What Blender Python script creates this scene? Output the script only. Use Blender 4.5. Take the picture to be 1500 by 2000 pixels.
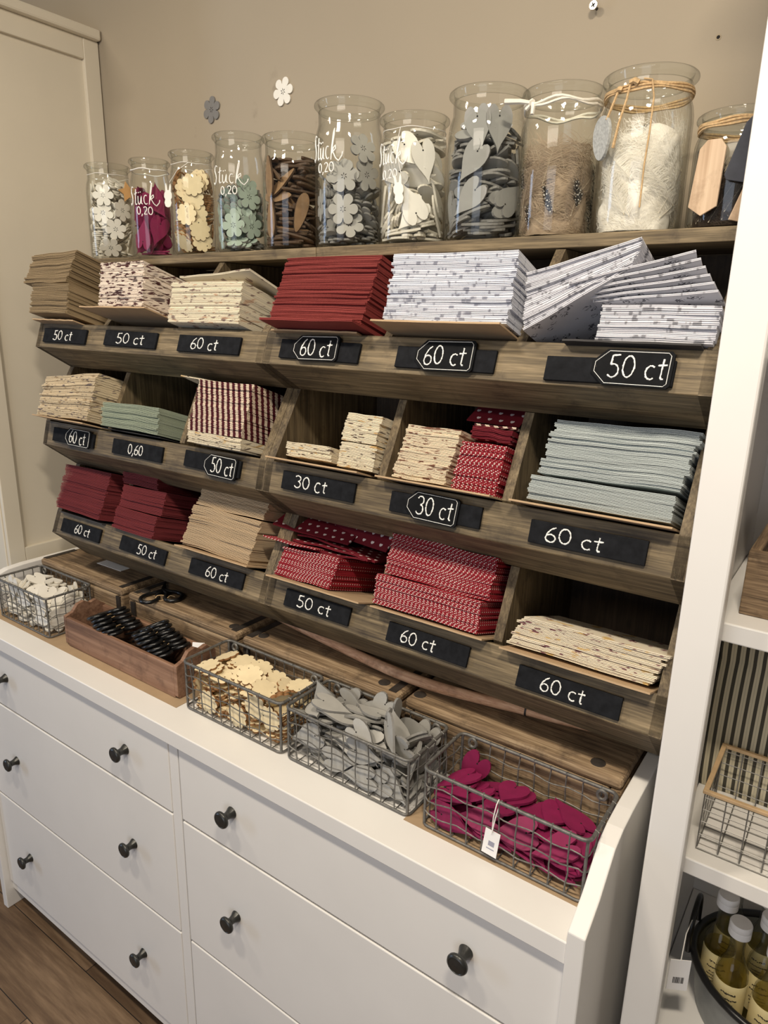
import bpy, bmesh, math, random
from mathutils import Vector, Matrix, Quaternion
random.seed(7)
SC = bpy.context.scene
COL = SC.collection
for o_ in list(bpy.data.objects):
    bpy.data.objects.remove(o_)

# ------------------------------------------------------------------ camera
def make_camera():
    yaw, pitch, roll = 0.6126, 0.2719, 0.0216
    d = Vector((-math.sin(yaw)*math.cos(pitch), math.cos(yaw)*math.cos(pitch), -math.sin(pitch)))
    r = Vector((math.cos(yaw), math.sin(yaw), 0)); u = r.cross(d)
    c, s = math.cos(roll), math.sin(roll)
    r, u = c*r + s*u, -s*r + c*u
    cam = bpy.data.cameras.new('camera'); cam.sensor_fit = 'VERTICAL'; cam.sensor_height = 24.0
    cam.lens = 1354.3/2000*24.0; cam.clip_start = 0.02; cam.clip_end = 60
    o = bpy.data.objects.new('camera', cam); COL.objects.link(o)
    o.matrix_world = Matrix(((r.x, u.x, -d.x, 1.0645), (r.y, u.y, -d.y, -0.7754), (r.z, u.z, -d.z, 1.7698), (0, 0, 0, 1)))
    SC.camera = o
make_camera()

# ------------------------------------------------------------------ world, light, exposure
SC.view_settings.view_transform = 'Standard'; SC.view_settings.look = 'None'
SC.view_settings.gamma = 1.0; SC.view_settings.use_curve_mapping = False
SC.view_settings.exposure = 0.05
SC.cycles.transparent_max_bounces = 40
SC.cycles.max_bounces = 8
w = bpy.data.worlds.new('room_light'); SC.world = w; w.use_nodes = True
w.node_tree.nodes['Background'].inputs[0].default_value = (1.0, 0.92, 0.82, 1)
w.node_tree.nodes['Background'].inputs[1].default_value = 0.11
def area(name, loc, target, sx, sy, power, color):
    l = bpy.data.lights.new(name, 'AREA'); l.shape = 'RECTANGLE'; l.size = sx; l.size_y = sy
    l.energy = power; l.color = color
    o = bpy.data.objects.new(name, l); COL.objects.link(o); o.location = loc
    o.rotation_euler = (Vector(target)-Vector(loc)).to_track_quat('-Z', 'Y').to_euler()
    return o
WARM = (1.0, 0.885, 0.725)
for i, (lx, ly, lp) in enumerate([(-1.05, -0.75, 9), (0.05, -0.85, 17), (1.12, -0.80, 25)]):
    area('ceiling_lamp', (lx, ly, 2.85), (lx, ly+0.55, 1.0), 0.26, 0.10, lp, WARM)
area('warm_front_fill', (0.5, -2.6, 2.9), (0.3, -0.3, 0.9), 1.6, 0.5, 16, (1.0, 0.89, 0.76))  # added warm fill from overhead in front, not a known fixture
area('shop_window', (-3.6, -2.3, 1.5), (0.0, 0.1, 1.3), 0.5, 1.8, 26, (0.52, 0.70, 1.0))
area('cool_front_fill', (0.9, -4.2, 1.3), (0.5, 0.0, 0.9), 2.0, 2.0, 30, (0.80, 0.87, 1.0))  # cool fill added behind the camera for the front faces, no actual door

# ------------------------------------------------------------------ node helpers
def lin(c):
    return tuple((x/255/12.92 if x/255 <= 0.04045 else ((x/255+0.055)/1.055)**2.4) for x in c)
class G:
    """small node-graph builder"""
    def __init__(s, name):
        s.m = bpy.data.materials.new(name); s.m.use_nodes = True; s.t = s.m.node_tree
        s.b = s.t.nodes['Principled BSDF']; s.out = s.t.nodes['Material Output']
    def n(s, typ, **kw):
        nd = s.t.nodes.new('ShaderNode'+typ)
        for k, v in kw.items():
            if k.startswith('i_'):
                key = k[2:]; key = int(key) if key.isdigit() else key
                s.set(nd.inputs[key], v)
            else: setattr(nd, k, v)
        return nd
    def set(s, inp, v):
        if isinstance(v, bpy.types.NodeSocket): s.t.links.new(v, inp)
        elif isinstance(v, (tuple, list)) and inp.type == 'RGBA' and len(v) == 3: inp.default_value = (*v, 1)
        else: inp.default_value = v
    def math(s, op, a, b=None, c=None):
        nd = s.n('Math', operation=op); s.set(nd.inputs[0], a)
        if b is not None: s.set(nd.inputs[1], b)
        if c is not None: s.set(nd.inputs[2], c)
        return nd.outputs[0]
    def vmath(s, op, a, b=None):
        nd = s.n('VectorMath', operation=op); s.set(nd.inputs[0], a)
        if b is not None: s.set(nd.inputs[1], b)
        return nd.outputs[0]
    def coord(s, rnd=0.0):
        c = s.n('TexCoord').outputs['Object']
        if rnd:
            r = s.n('ObjectInfo').outputs['Random']
            c = s.vmath('ADD', c, s.n('CombineXYZ', i_0=s.math('MULTIPLY', r, rnd), i_1=s.math('MULTIPLY', r, rnd*3.7), i_2=s.math('MULTIPLY', r, rnd*7.3)).outputs[0])
        return c
    def noise(s, vec, scale, detail=4, rough=0.55, stretch=None):
        if stretch: vec = s.vmath('MULTIPLY', vec, stretch)
        return s.n('TexNoise', i_Vector=vec, i_Scale=scale, i_Detail=detail, i_Roughness=rough).outputs['Fac']
    def ramp(s, fac, stops):
        nd = s.n('ValToRGB'); s.set(nd.inputs[0], fac); e = nd.color_ramp.elements
        while len(e) < len(stops): e.new(0.5)
        for el, (p, c) in zip(e, stops): el.position = p; el.color = (*c, 1)
        return nd.outputs[0]
    def mix(s, fac, a, b, mode='MIX'):
        nd = s.n('Mix', data_type='RGBA', blend_type=mode); s.set(nd.inputs[0], fac); s.set(nd.inputs[6], a); s.set(nd.inputs[7], b)
        return nd.outputs[2]
    def step(s, v, lo, hi):
        nd = s.n('MapRange'); s.set(nd.inputs[0], v); nd.inputs[1].default_value = lo; nd.inputs[2].default_value = hi
        return nd.outputs[0]
    def done(s, color, rough=0.6, bump=None, bstr=0.2, metal=0.0, spec=0.5, bdist=0.002):
        s.set(s.b.inputs['Base Color'], color); s.set(s.b.inputs['Roughness'], rough); s.set(s.b.inputs['Metallic'], metal)
        s.b.inputs['Specular IOR Level'].default_value = spec
        if bump is not None:
            s.set(s.b.inputs['Normal'], s.n('Bump', i_Strength=bstr, i_Distance=bdist, i_Height=bump).outputs[0])
        return s.m

def plain(name, c, rough=0.5, var=0.05, scale=30, metal=0.0, spec=0.5, rnd=0.0, bstr=0.0):
    g = G(name); v = g.coord(1.0 if rnd else 0.0); f = g.noise(v, scale)
    c = lin(c); lo = tuple(x*(1-var) for x in c); hi = tuple(min(1, x*(1+var)) for x in c)
    col = g.ramp(f, [(0.3, lo), (0.7, hi)])
    if rnd:
        r = g.n('ObjectInfo').outputs['Random']
        col = g.mix(g.math('MULTIPLY', r, rnd), col, tuple(x*0.55 for x in c))
    return g.done(col, rough, f if bstr else None, bstr, metal, spec)

def wood(name, dark, mid, light, axis='X', fine=60, rough=0.65, knots=True, bstr=0.25):
    g = G(name); v = g.coord(0.0)
    st = {'X': (0.06, 1, 1), 'Y': (1, 0.06, 1), 'Z': (1, 1, 0.06)}[axis]
    f1 = g.noise(v, fine, 6, 0.65, st); f2 = g.noise(v, 7, 4, 0.6, tuple(max(0.3, x) for x in st))
    f3 = g.noise(v, fine*3.5, 3, 0.6, tuple(x*0.5 if x < 0.5 else x for x in st))
    f = g.math('ADD', g.math('MULTIPLY', f1, 0.42), g.math('ADD', g.math('MULTIPLY', f2, 0.26), g.math('MULTIPLY', f3, 0.32)))
    col = g.ramp(f, [(0.38, lin(dark)), (0.5, lin(mid)), (0.62, lin(light))])
    sp = g.noise(v, 16, 5, 0.7)
    col = g.mix(g.math('MULTIPLY', g.step(sp, 0.54, 0.68), 0.55), col, tuple(x*0.8 for x in lin(dark)))
    if knots:
        vo = g.n('TexVoronoi', i_Vector=g.vmath('MULTIPLY', v, tuple(0.45 if x < 0.5 else 1 for x in st)), i_Scale=9.0).outputs['Distance']
        k = g.step(vo, 0.07, 0.03)
        col = g.mix(g.math('MULTIPLY', k, 0.75), col, tuple(x*0.6 for x in lin(dark)))
    return g.done(col, rough, f, bstr)

def paper(name, base, kind='plain', ink=(60, 40, 40), ink2=None, var=0.10, rough=0.75):
    g = G(name); v = g.coord(0.0)
    r = g.math('FRACT', g.math('ADD', g.n('ObjectInfo').outputs['Random'], g.n('NewGeometry').outputs['Random Per Island']))
    b = lin(base)
    col = g.mix(g.math('MULTIPLY', r, 1.0), tuple(x*(1-var) for x in b), tuple(min(1, x*(1+var)) for x in b))
    f = g.noise(g.coord(1.0), 45, 3)
    col = g.mix(g.math('MULTIPLY', f, 0.12), col, tuple(x*0.6 for x in b))
    sep = g.n('SeparateXYZ', i_0=v); x, y = sep.outputs[0], sep.outputs[1]
    if kind in ('dash', 'floral'):
        vr = g.coord(3.0)
        n1 = g.noise(vr, 62 if kind == 'dash' else 58, 2, 0.5, (1, .6, 4.0))
        k = g.step(n1, 0.55, 0.60) if kind == 'dash' else g.step(n1, 0.60, 0.66)
        col = g.mix(k, col, lin(ink))
        n2 = g.noise(vr, 34, 2, 0.5, (1, .6, 4.0))
        k2 = g.step(n2, 0.62, 0.68)
        col = g.mix(g.math('MULTIPLY', k2, 0.8), col, lin(ink2 or ink))
    elif kind == 'dots':
        p = 0.0080
        ux = g.math('SUBTRACT', g.math('FRACT', g.math('ADD', g.math('DIVIDE', x, p), g.math('MULTIPLY', r, 1.0))), 0.5)
        row = g.math('FLOOR', g.math('ADD', g.math('DIVIDE', y, p), 0.5))
        uy = g.math('SUBTRACT', g.math('FRACT', g.math('ADD', g.math('DIVIDE', y, p), 0.5)), 0.5)
        dd = g.math('ADD', g.math('MULTIPLY', ux, ux), g.math('MULTIPLY', uy, uy))
        col = g.mix(g.step(dd, 0.032, 0.016), col, lin(ink))
    elif kind == 'stripes':
        ux = g.math('FRACT', g.math('ADD', g.math('DIVIDE', g.math('ADD', x, y), 0.0160), g.math('MULTIPLY', r, 0.14)))
        col = g.mix(g.math('GREATER_THAN', ux, 0.5), col, lin(ink))
    elif kind == 'hearts':
        p = 0.021
        cx = g.math('DIVIDE', x, p); row = g.math('FLOOR', g.math('DIVIDE', y, p))
        cx = g.math('ADD', cx, g.math('MULTIPLY', row, 0.5))
        ux = g.math('MULTIPLY', g.math('SUBTRACT', g.math('FRACT', cx), 0.5), 6.5)
        uy = g.math('MULTIPLY', g.math('SUBTRACT', g.math('FRACT', g.math('DIVIDE', y, p)), 0.5), 6.5)
        x2 = g.math('MULTIPLY', ux, ux); y2 = g.math('MULTIPLY', uy, uy)
        q = g.math('SUBTRACT', g.math('ADD', x2, y2), 1.0)
        q3 = g.math('MULTIPLY', q, g.math('MULTIPLY', q, q))
        hv = g.math('SUBTRACT', q3, g.math('MULTIPLY', x2, g.math('MULTIPLY', y2, uy)))
        col = g.mix(g.math('LESS_THAN', hv, 0.0), col, lin(ink))
    elif kind == 'script':
        n1 = g.noise(g.vmath('ADD', v, (3.1, 0.7, 0.2)), 150, 1, 0.4, (1, 1, 0.2))
        line = g.step(g.math('ABSOLUTE', g.math('SUBTRACT', n1, 0.5)), 0.06, 0.04)
        vo = g.n('TexVoronoi', i_Vector=g.vmath('MULTIPLY', v, (1, 1, 0.2)), i_Scale=62.0).outputs['Distance']
        msk = g.math('MULTIPLY', g.math('LESS_THAN', vo, 0.40), g.math('GREATER_THAN', y, 0.005))
        col = g.mix(g.math('MULTIPLY', line, g.math('MULTIPLY', msk, 0.85)), col, lin(ink))
        n2 = g.noise(g.coord(3.0), 90, 2, 0.5, (1, 0.15, 0.3))
        front = g.math('LESS_THAN', y, 0.004)
        col = g.mix(g.math('MULTIPLY', front, g.math('MULTIPLY', g.step(n2, 0.58, 0.64), 0.6)), col, lin(ink))
    return g.done(col, rough, None, 0, 0, 0.25)

def glass(name, tint=(0.985, 0.99, 0.98), edge=0.62):
    """thin clear glass: see-through with sharp reflections that grow towards the silhouette"""
    g = G(name); g.t.nodes.remove(g.b)
    lw = g.n('LayerWeight', i_Blend=0.5).outputs['Facing']
    p = g.math('POWER', lw, 4.0)
    fac = g.math('ADD', 0.022, g.math('MULTIPLY', p, 0.45))
    tr = g.n('BsdfTransparent'); g.set(tr.inputs[0], g.mix(g.math('POWER', lw, 3.0), tint, tuple(x*edge for x in tint)))
    gl = g.n('BsdfGlossy'); g.set(gl.inputs['Roughness'], 0.015); g.set(gl.inputs['Color'], (1, 1, 1))
    mx = g.n('MixShader'); g.set(mx.inputs[0], fac); g.t.links.new(tr.outputs[0], mx.inputs[1]); g.t.links.new(gl.outputs[0], mx.inputs[2])
    g.t.links.new(mx.outputs[0], g.out.inputs[0])
    return g.m

# ------------------------------------------------------------------ mesh helpers
class MB:
    def __init__(s): s.v = []; s.f = []; s.mi = []
    def add(s, v, f, M=None, mi=0):
        k = len(s.v)
        s.v += [tuple(M @ Vector(p)) if M else tuple(p) for p in v]
        s.f += [[k+i for i in q] for q in f]; s.mi += [mi]*len(f)
        return s
    def box(s, x0, x1, y0, y1, z0, z1, M=None, mi=0):
        v = [(x0, y0, z0), (x1, y0, z0), (x1, y1, z0), (x0, y1, z0), (x0, y0, z1), (x1, y0, z1), (x1, y1, z1), (x0, y1, z1)]
        return s.add(v, [(3, 2, 1, 0), (4, 5, 6, 7), (0, 1, 5, 4), (1, 2, 6, 5), (2, 3, 7, 6), (3, 0, 4, 7)], M, mi)
    def prism(s, o, z0, z1, M=None, mi=0, mside=None):
        n = len(o)
        a = sum(o[i][0]*o[(i+1) % n][1]-o[(i+1) % n][0]*o[i][1] for i in range(n))
        if a < 0: o = o[::-1]
        v = [(x, y, z0) for x, y in o]+[(x, y, z1) for x, y in o]
        s.add(v, [list(range(n))[::-1], list(range(n, 2*n))]+[[i, (i+1) % n, n+(i+1) % n, n+i] for i in range(n)], M, mi)
        if mside is not None: s.mi[-n:] = [mside]*n
        return s
    def yz(s, o, x0, x1):
        """extrude a (y, z) outline along X"""
        return s.prism(o, x0, x1, Matrix(((0, 0, 1, 0), (1, 0, 0, 0), (0, 1, 0, 0), (0, 0, 0, 1))))
    def lathe(s, prof, n=40, M=None, mi=0, closed=False):
        k = len(prof); v = []; f = []
        for r, z in prof:
            for i in range(n): v.append((r*math.cos(2*math.pi*i/n), r*math.sin(2*math.pi*i/n), z))
        for j in range(k if closed else k-1):
            for i in range(n):
                a, b = j*n+i, j*n+(i+1) % n; c, d = ((j+1) % k)*n+(i+1) % n, ((j+1) % k)*n+i
                f.append((a, b, c, d))
        if not closed:
            if prof[0][0] > 1e-6: f.append(list(range(n))[::-1])
            if prof[-1][0] > 1e-6: f.append(list(range((k-1)*n, k*n)))
        return s.add(v, f, M, mi)
    def tube(s, pts, r, n=6, closed=False, M=None, mi=0, flat=None):
        P = [Vector(p) for p in pts]; k = len(P); v = []; f = []
        rs = r if isinstance(r, (list, tuple)) else [r]*k
        up = None
        for i in range(k):
            if closed: t = P[(i+1) % k]-P[i-1]
            else: t = P[min(i+1, k-1)]-P[max(i-1, 0)]
            t = t.normalized() if t.length > 1e-9 else Vector((1, 0, 0))
            if up is None:
                up = Vector((0, 0, 1)) if abs(t.z) < 0.9 else Vector((1, 0, 0))
            a = (up-t*up.dot(t)); a = a.normalized() if a.length > 1e-6 else t.orthogonal().normalized()
            up = a; b = t.cross(a)
            for j in range(n):
                an = 2*math.pi*j/n; v.append(P[i]+(a*math.cos(an)+b*math.sin(an))*rs[i])
        m = k if closed else k-1
        for i in range(m):
            for j in range(n):
                f.append((i*n+j, i*n+(j+1) % n, ((i+1) % k)*n+(j+1) % n, ((i+1) % k)*n+j))
        if not closed: f.append(list(range(n))[::-1]); f.append(list(range((k-1)*n, k*n)))
        return s.add(v, f, M, mi)
WL = {}
def wl(o): return WL.get(o.name, Vector((0, 0, 0)))
def mk_mesh(name, mb, mats, off=Vector((0, 0, 0)), smooth=None):
    me = bpy.data.meshes.new(name)
    me.from_pydata([tuple(Vector(p)-off) for p in mb.v], [], mb.f)
    for m in (mats if isinstance(mats, (list, tuple)) else [mats]): me.materials.append(m)
    me.polygons.foreach_set('material_index', mb.mi)
    me.update()
    if smooth:
        me.shade_smooth(); me.set_sharp_from_angle(angle=math.radians(smooth))
    return me
def tag(o, label, cat=None, group=None, kind=None):
    if label: o['label'] = label
    if cat: o['category'] = cat
    if group: o['group'] = group
    if kind: o['kind'] = kind
    return o
def thing(name, label, cat, loc=(0, 0, 0), group=None):
    o = bpy.data.objects.new(name, None); COL.objects.link(o); o.location = loc; o.empty_display_size = 0.02
    WL[o.name] = Vector(loc)
    return tag(o, label, cat, group)
def part(name, mb, mat, parent, label=None, bevel=None, smooth=None, kind=None):
    """mesh given in world coordinates, stored relative to its parent's origin"""
    off = wl(parent)
    o = bpy.data.objects.new(name, mk_mesh(name, mb, mat, off, smooth)); COL.objects.link(o)
    o.parent = parent; WL[o.name] = off
    if bevel: bev(o, bevel)
    if label: o['label'] = label
    if kind: o['kind'] = kind
    return o
def bev(o, w, seg=2):
    m = o.modifiers.new('bevel', 'BEVEL'); m.width = w; m.segments = seg; m.limit_method = 'ANGLE'; m.angle_limit = math.radians(40)
def solo(name, mb, mat, label, cat, loc=(0, 0, 0), group=None, bevel=None, smooth=None, kind=None):
    """a thing that is one mesh; mesh in world coordinates, origin at loc"""
    loc = Vector(loc)
    o = bpy.data.objects.new(name, mk_mesh(name, mb, mat, loc, smooth)); COL.objects.link(o); o.location = loc
    WL[o.name] = loc
    if bevel: bev(o, bevel)
    return tag(o, label, cat, group, kind)
def struct(name, mb, mat, bevel=None):
    o = bpy.data.objects.new(name, mk_mesh(name, mb, mat)); COL.objects.link(o); o['kind'] = 'structure'
    if bevel: bev(o, bevel)
    return o
def inst(src, M, label=None, group=None):
    """copy a thing with its parts and sub-parts to a new place"""
    r = src.copy(); COL.objects.link(r); r.matrix_world = M
    if label: r['label'] = label
    if group: r['group'] = group
    for ch in list(src.children):
        c = ch.copy(); COL.objects.link(c); c.parent = r
        for gch in list(ch.children):
            d = gch.copy(); COL.objects.link(d); d.parent = c
    return r

# ------------------------------------------------------------------ materials
M = {}
M['wall'] = None
def wall_mat():
    g = G('beige_wall_paint'); v = g.coord()
    f = g.noise(v, 1.6, 3); f2 = g.noise(v, 380, 2)
    c = lin((162, 150, 131))
    col = g.ramp(f, [(0.3, tuple(x*0.95 for x in c)), (0.7, tuple(min(1, x*1.04) for x in c))])
    # scuffs round the wooden flowers
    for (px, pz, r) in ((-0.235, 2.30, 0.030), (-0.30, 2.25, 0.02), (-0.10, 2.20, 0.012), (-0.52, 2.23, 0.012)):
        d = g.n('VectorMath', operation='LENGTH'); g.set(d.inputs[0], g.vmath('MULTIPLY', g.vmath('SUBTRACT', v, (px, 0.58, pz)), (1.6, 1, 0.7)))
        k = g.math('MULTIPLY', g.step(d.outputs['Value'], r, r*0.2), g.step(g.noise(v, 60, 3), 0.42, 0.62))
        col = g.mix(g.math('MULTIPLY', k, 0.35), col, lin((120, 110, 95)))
    return g.done(col, 0.75, f2, 0.05, spec=0.3)
M['wall'] = wall_mat()
M['white'] = plain('white_lacquer', (232, 229, 224), 0.38, 0.02, 6)
M['cream_white'] = plain('cream_white_lacquer', (220, 211, 192), 0.42, 0.02, 6)
M['gunmetal'] = plain('dark_grey_metal', (62, 62, 60), 0.32, 0.08, 40, metal=0.55)
M['rack_x'] = wood('grey_brown_stained_wood', (56, 45, 32), (104, 90, 66), (146, 128, 98), 'X', 95)
M['rack_z'] = wood('grey_brown_stained_wood_upright', (56, 45, 32), (98, 84, 62), (134, 118, 90), 'Z', 95)
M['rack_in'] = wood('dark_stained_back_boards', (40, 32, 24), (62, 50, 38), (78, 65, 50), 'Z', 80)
M['slate'] = plain('chalkboard_black', (25, 26, 29), 0.8, 0.35, 70, spec=0.12)
M['slate_tag'] = plain('chalkboard_tag_black', (19, 20, 22), 0.75, 0.25, 60, spec=0.12)
M['chalk'] = plain('white_chalk', (236, 236, 232), 0.9, 0.08, 300)
M['paint_white'] = plain('white_paint_pen', (244, 243, 238), 0.6, 0.01)
M['crate_x'] = wood('old_brown_timber', (60, 46, 33), (132, 109, 82), (176, 153, 122), 'X', 110, 0.85)
M['crate_y'] = wood('old_brown_timber_end', (56, 43, 31), (120, 98, 72), (160, 138, 108), 'Y', 110, 0.85)
M['iron'] = plain('dark_iron', (58, 52, 47), 0.6, 0.25, 70, metal=0.35)
M['tray'] = wood('reddish_brown_timber', (92, 64, 48), (134, 100, 78), (158, 124, 100), 'X', 40)
M['tray_dark'] = wood('dark_brown_timber', (52, 36, 26), (78, 56, 40), (98, 72, 54), 'Y', 40)
M['rod'] = wood('stripped_branch_wood', (138, 98, 70), (196, 150, 116), (222, 182, 148), 'X', 90)
M['wire'] = plain('weathered_galvanised_wire', (112, 110, 106), 0.5, 0.3, 120, metal=0.45)
M['kraft'] = plain('kraft_paper', (168, 143, 112), 0.8, 0.06, 25)
M['card'] = plain('brown_cardboard', (176, 149, 116), 0.85, 0.08, 30)
M['card_dark'] = plain('dark_card', (52, 50, 50), 0.8, 0.1, 30)
M['black_enamel'] = plain('black_enamel', (20, 20, 21), 0.3, 0.1, 30, spec=0.55)
M['twine'] = plain('jute_twine', (190, 160, 118), 0.9, 0.25, 260)
M['white_ribbon'] = plain('white_ribbon', (232, 226, 212), 0.85, 0.06, 90)
M['white_string'] = plain('white_string', (235, 232, 226), 0.85, 0.06, 200)
M['glass'] = glass('clear_glass')
M['glass_rim'] = glass('clear_glass_rim', (0.955, 0.965, 0.95), 0.50)
M['white_chip'] = plain('white_painted_chip', (236, 232, 222), 0.65, 0.03, 40, rnd=0.12)
M['grey_chip'] = plain('grey_painted_chip', (150, 149, 145), 0.7, 0.05, 60, rnd=0.12)
M['light_grey_chip'] = plain('light_grey_painted_chip', (172, 170, 164), 0.7, 0.05, 60, rnd=0.12)
M['dark_grey_chip'] = plain('grey_painted_flower', (118, 116, 114), 0.7, 0.05, 60)
M['magenta_chip'] = plain('magenta_painted_chip', (134, 18, 74), 0.7, 0.10, 50, rnd=0.25)
M['mint_chip'] = plain('mint_painted_chip', (168, 184, 170), 0.7, 0.04, 50, rnd=0.12)
M['natural_chip'] = plain('pale_plywood_face', (238, 220, 180), 0.6, 0.06, 45, rnd=0.12)
M['burnt_edge'] = plain('burnt_plywood_edge', (140, 98, 56), 0.7, 0.15, 90)
M['brown_chip'] = plain('brown_wood_chip', (146, 116, 84), 0.6, 0.22, 60, rnd=0.45)
M['brown_edge'] = plain('dark_wood_edge', (80, 60, 42), 0.7, 0.15, 60)
M['grey_edge'] = plain('grey_chip_edge', (128, 126, 122), 0.75, 0.08, 60)
M['white_edge'] = plain('white_chip_edge', (214, 208, 194), 0.75, 0.05, 60)
M['black_hole'] = plain('punched_hole_dark', (26, 22, 20), 0.9, 0.1)
M['white_paper'] = plain('white_paper', (238, 236, 234), 0.7, 0.02)
M['faint_ink'] = plain('pale_grey_ink', (150, 150, 165), 0.8, 0.02)
M['black_ink'] = plain('black_ink', (34, 30, 30), 0.8, 0.02)

# ------------------------------------------------------------------ room shell
def floor_mat():
    g = G('dark_oak_planks'); v = g.coord()
    br = g.n('TexBrick', offset=0.37); g.set(br.inputs['Vector'], v)
    br.inputs['Color1'].default_value = (0.15, 0.15, 0.15, 1); br.inputs['Color2'].default_value = (0.95, 0.95, 0.95, 1)
    br.inputs['Mortar'].default_value = (0, 0, 0, 1)
    for k, val in (('Scale', 1.0), ('Mortar Size', 0.0013), ('Mortar Smooth', 0.2), ('Bias', 0.0), ('Brick Width', 1.25), ('Row Height', 0.165)): br.inputs[k].default_value = val
    bw = g.n('RGBToBW', i_0=br.outputs['Color']).outputs[0]
    sh = g.vmath('ADD', v, g.n('CombineXYZ', i_0=g.math('MULTIPLY', bw, 13.0), i_1=g.math('MULTIPLY', bw, 5.0), i_2=0.0).outputs[0])
    f1 = g.noise(sh, 46, 6, 0.65, (0.09, 1, 1)); f2 = g.noise(sh, 6, 3, 0.5, (0.3, 1, 1))
    f = g.math('ADD', g.math('MULTIPLY', f1, 0.6), g.math('MULTIPLY', f2, 0.4))
    col = g.ramp(f, [(0.3, lin((66, 46, 30))), (0.5, lin((118, 94, 70))), (0.68, lin((166, 138, 108)))])
    col = g.mix(g.math('MULTIPLY', g.math('SUBTRACT', 1.0, bw), 0.7), col, lin((56, 40, 28)))
    col = g.mix(br.outputs['Fac'], col, lin((30, 22, 16)))
    return g.done(col, 0.5, f1, 0.15)
struct('floor', MB().box(-4.0, 4.0, -5.0, 0.60, -0.05, 0.0), floor_mat())
struct('wall_back', MB().box(-4.0, 4.0, 0.58, 0.70, 0.0, 3.0), M['wall'])

# ------------------------------------------------------------------ white wardrobe on the left (its side faces us)
def wardrobe():
    t = thing('wardrobe', 'tall white wardrobe with framed side panel standing left of the chest of drawers', 'wardrobe', (-1.41, 0.366, 0.0))
    x, W = -0.91, M['cream_white']
    part('carcass', MB().box(-1.91, x-0.012, 0.165, 0.576, 0.0, 2.50), W, t)
    part('side_stile', MB().box(x-0.014, x, 0.153, 0.200, 0.0, 2.505), W, t, bevel=0.002)
    part('side_stile', MB().box(x-0.014, x, 0.530, 0.577, 0.0, 2.505), W, t, bevel=0.002)
    part('side_rail', MB().box(x-0.014, x-0.001, 0.200, 0.530, 2.452, 2.505), W, t, bevel=0.002)
    part('side_rail', MB().box(x-0.014, x-0.001, 0.200, 0.530, 1.02, 1.098), W, t, bevel=0.002)
    part('side_rail', MB().box(x-0.014, x-0.001, 0.200, 0.530, 0.05, 0.15), W, t, bevel=0.002)
    part('cornice', MB().box(-1.93, x+0.017, 0.130, 0.578, 2.505, 2.533), W, t, bevel=0.006)
    part('door', MB().box(-1.905, -1.415, 0.150, 0.164, 0.10, 2.49), W, t, bevel=0.002)
    part('door', MB().box(-1.405, -0.926, 0.150, 0.164, 0.10, 2.49), W, t, bevel=0.002)
wardrobe()

# ------------------------------------------------------------------ white chest of drawers
def dresser():
    W = M['white']
    t = thing('chest_of_drawers', 'wide white chest of drawers with dark round knobs under the price rack', 'chest of drawers', (0, 0.25, 0))
    prof = [(-0.018, 0.0), (-0.018, 0.985), (0.030, 1.012), (0.060, 1.040), (0.082, 1.060), (0.115, 1.070), (0.16, 1.073), (0.52, 1.073), (0.52, 0.0)]
    part('side_panel', MB().yz(prof, 0.847, 0.872), W, t, bevel=0.002)
    part('side_panel', MB().yz(prof, -0.872, -0.847), W, t, bevel=0.002)
    part('top', MB().box(-0.847, 0.847, -0.013, 0.52, 0.9225, 0.960), W, t, bevel=0.002)
    part('carcass', MB().box(-0.847, 0.847, 0.030, 0.515, 0.10, 0.9225), W, t)
    part('divider', MB().box(-0.0183, 0.0100, 0.002, 0.030, 0.093, 0.9225), W, t, bevel=0.0015)
    part('base_rail', MB().box(-0.847, 0.847, 0.006, 0.026, 0.060, 0.091), W, t, bevel=0.0015)
    zz = [(0.740, 0.9205), (0.4215, 0.734), (0.0955, 0.4155)]
    kz = [0.8328, 0.5807, 0.2595]
    knob = [(0.0, 0.0), (0.0125, 0.0), (0.0115, 0.003), (0.0085, 0.009), (0.0075, 0.015), (0.0085, 0.020), (0.0140, 0.023), (0.0172, 0.025), (0.0178, 0.028), (0.0165, 0.031), (0.0135, 0.0325), (0.0128, 0.0318), (0.0, 0.0332)]
    for (x0, x1, ks) in ((-0.844, -0.0185, (-0.6919, -0.1711)), (0.0155, 0.844, (0.1711, 0.6919))):
        for (z0, z1), k in zip(zz, kz):
            d = part('drawer', MB().box(x0, x1, 0.0, 0.017, z0, z1), W, t, bevel=0.002)
            for kx in ks:
                Mk = Matrix.Translation((kx, 0.0003, k)) @ Matrix.Rotation(math.radians(90), 4, 'X')
                part('knob', MB().lathe(knob, 28, Mk), M['gunmetal'], d, 'dark grey metal knob', smooth=50)
dresser()

# ------------------------------------------------------------------ tall white bookcase at the right edge
SZ = [1.392, 1.018, 0.655]
def bookcase():
    W = M['white']
    t = thing('bookcase', 'tall white open bookcase at the right edge of the photo', 'bookcase', (1.36, 0.36, 0))
    part('front_stile', MB().box(0.903, 0.952, 0.120, 0.150, 0.0, 2.42), W, t, bevel=0.003)
    part('side_panel', MB().box(0.903, 0.925, 0.150, 0.576, 0.0, 2.42), W, t)
    part('back_panel', MB().box(0.925, 1.80, 0.560, 0.576, 0.0, 2.42), W, t)
    part('side_panel', MB().box(1.80, 1.822, 0.150, 0.576, 0.0, 2.42), W, t)
    part('front_stile', MB().box(1.773, 1.822, 0.120, 0.150, 0.0, 2.42), W, t, bevel=0.003)
    part('cornice', MB().box(0.89, 1.835, 0.105, 0.578, 2.42, 2.45), W, t, bevel=0.003)
    for z in SZ+[1.76, 2.12, 0.30, 0.06]:
        part('shelf', MB().box(0.926, 1.799, 0.178, 0.559, z-0.027, z), W, t, bevel=0.002)
bookcase()

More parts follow.
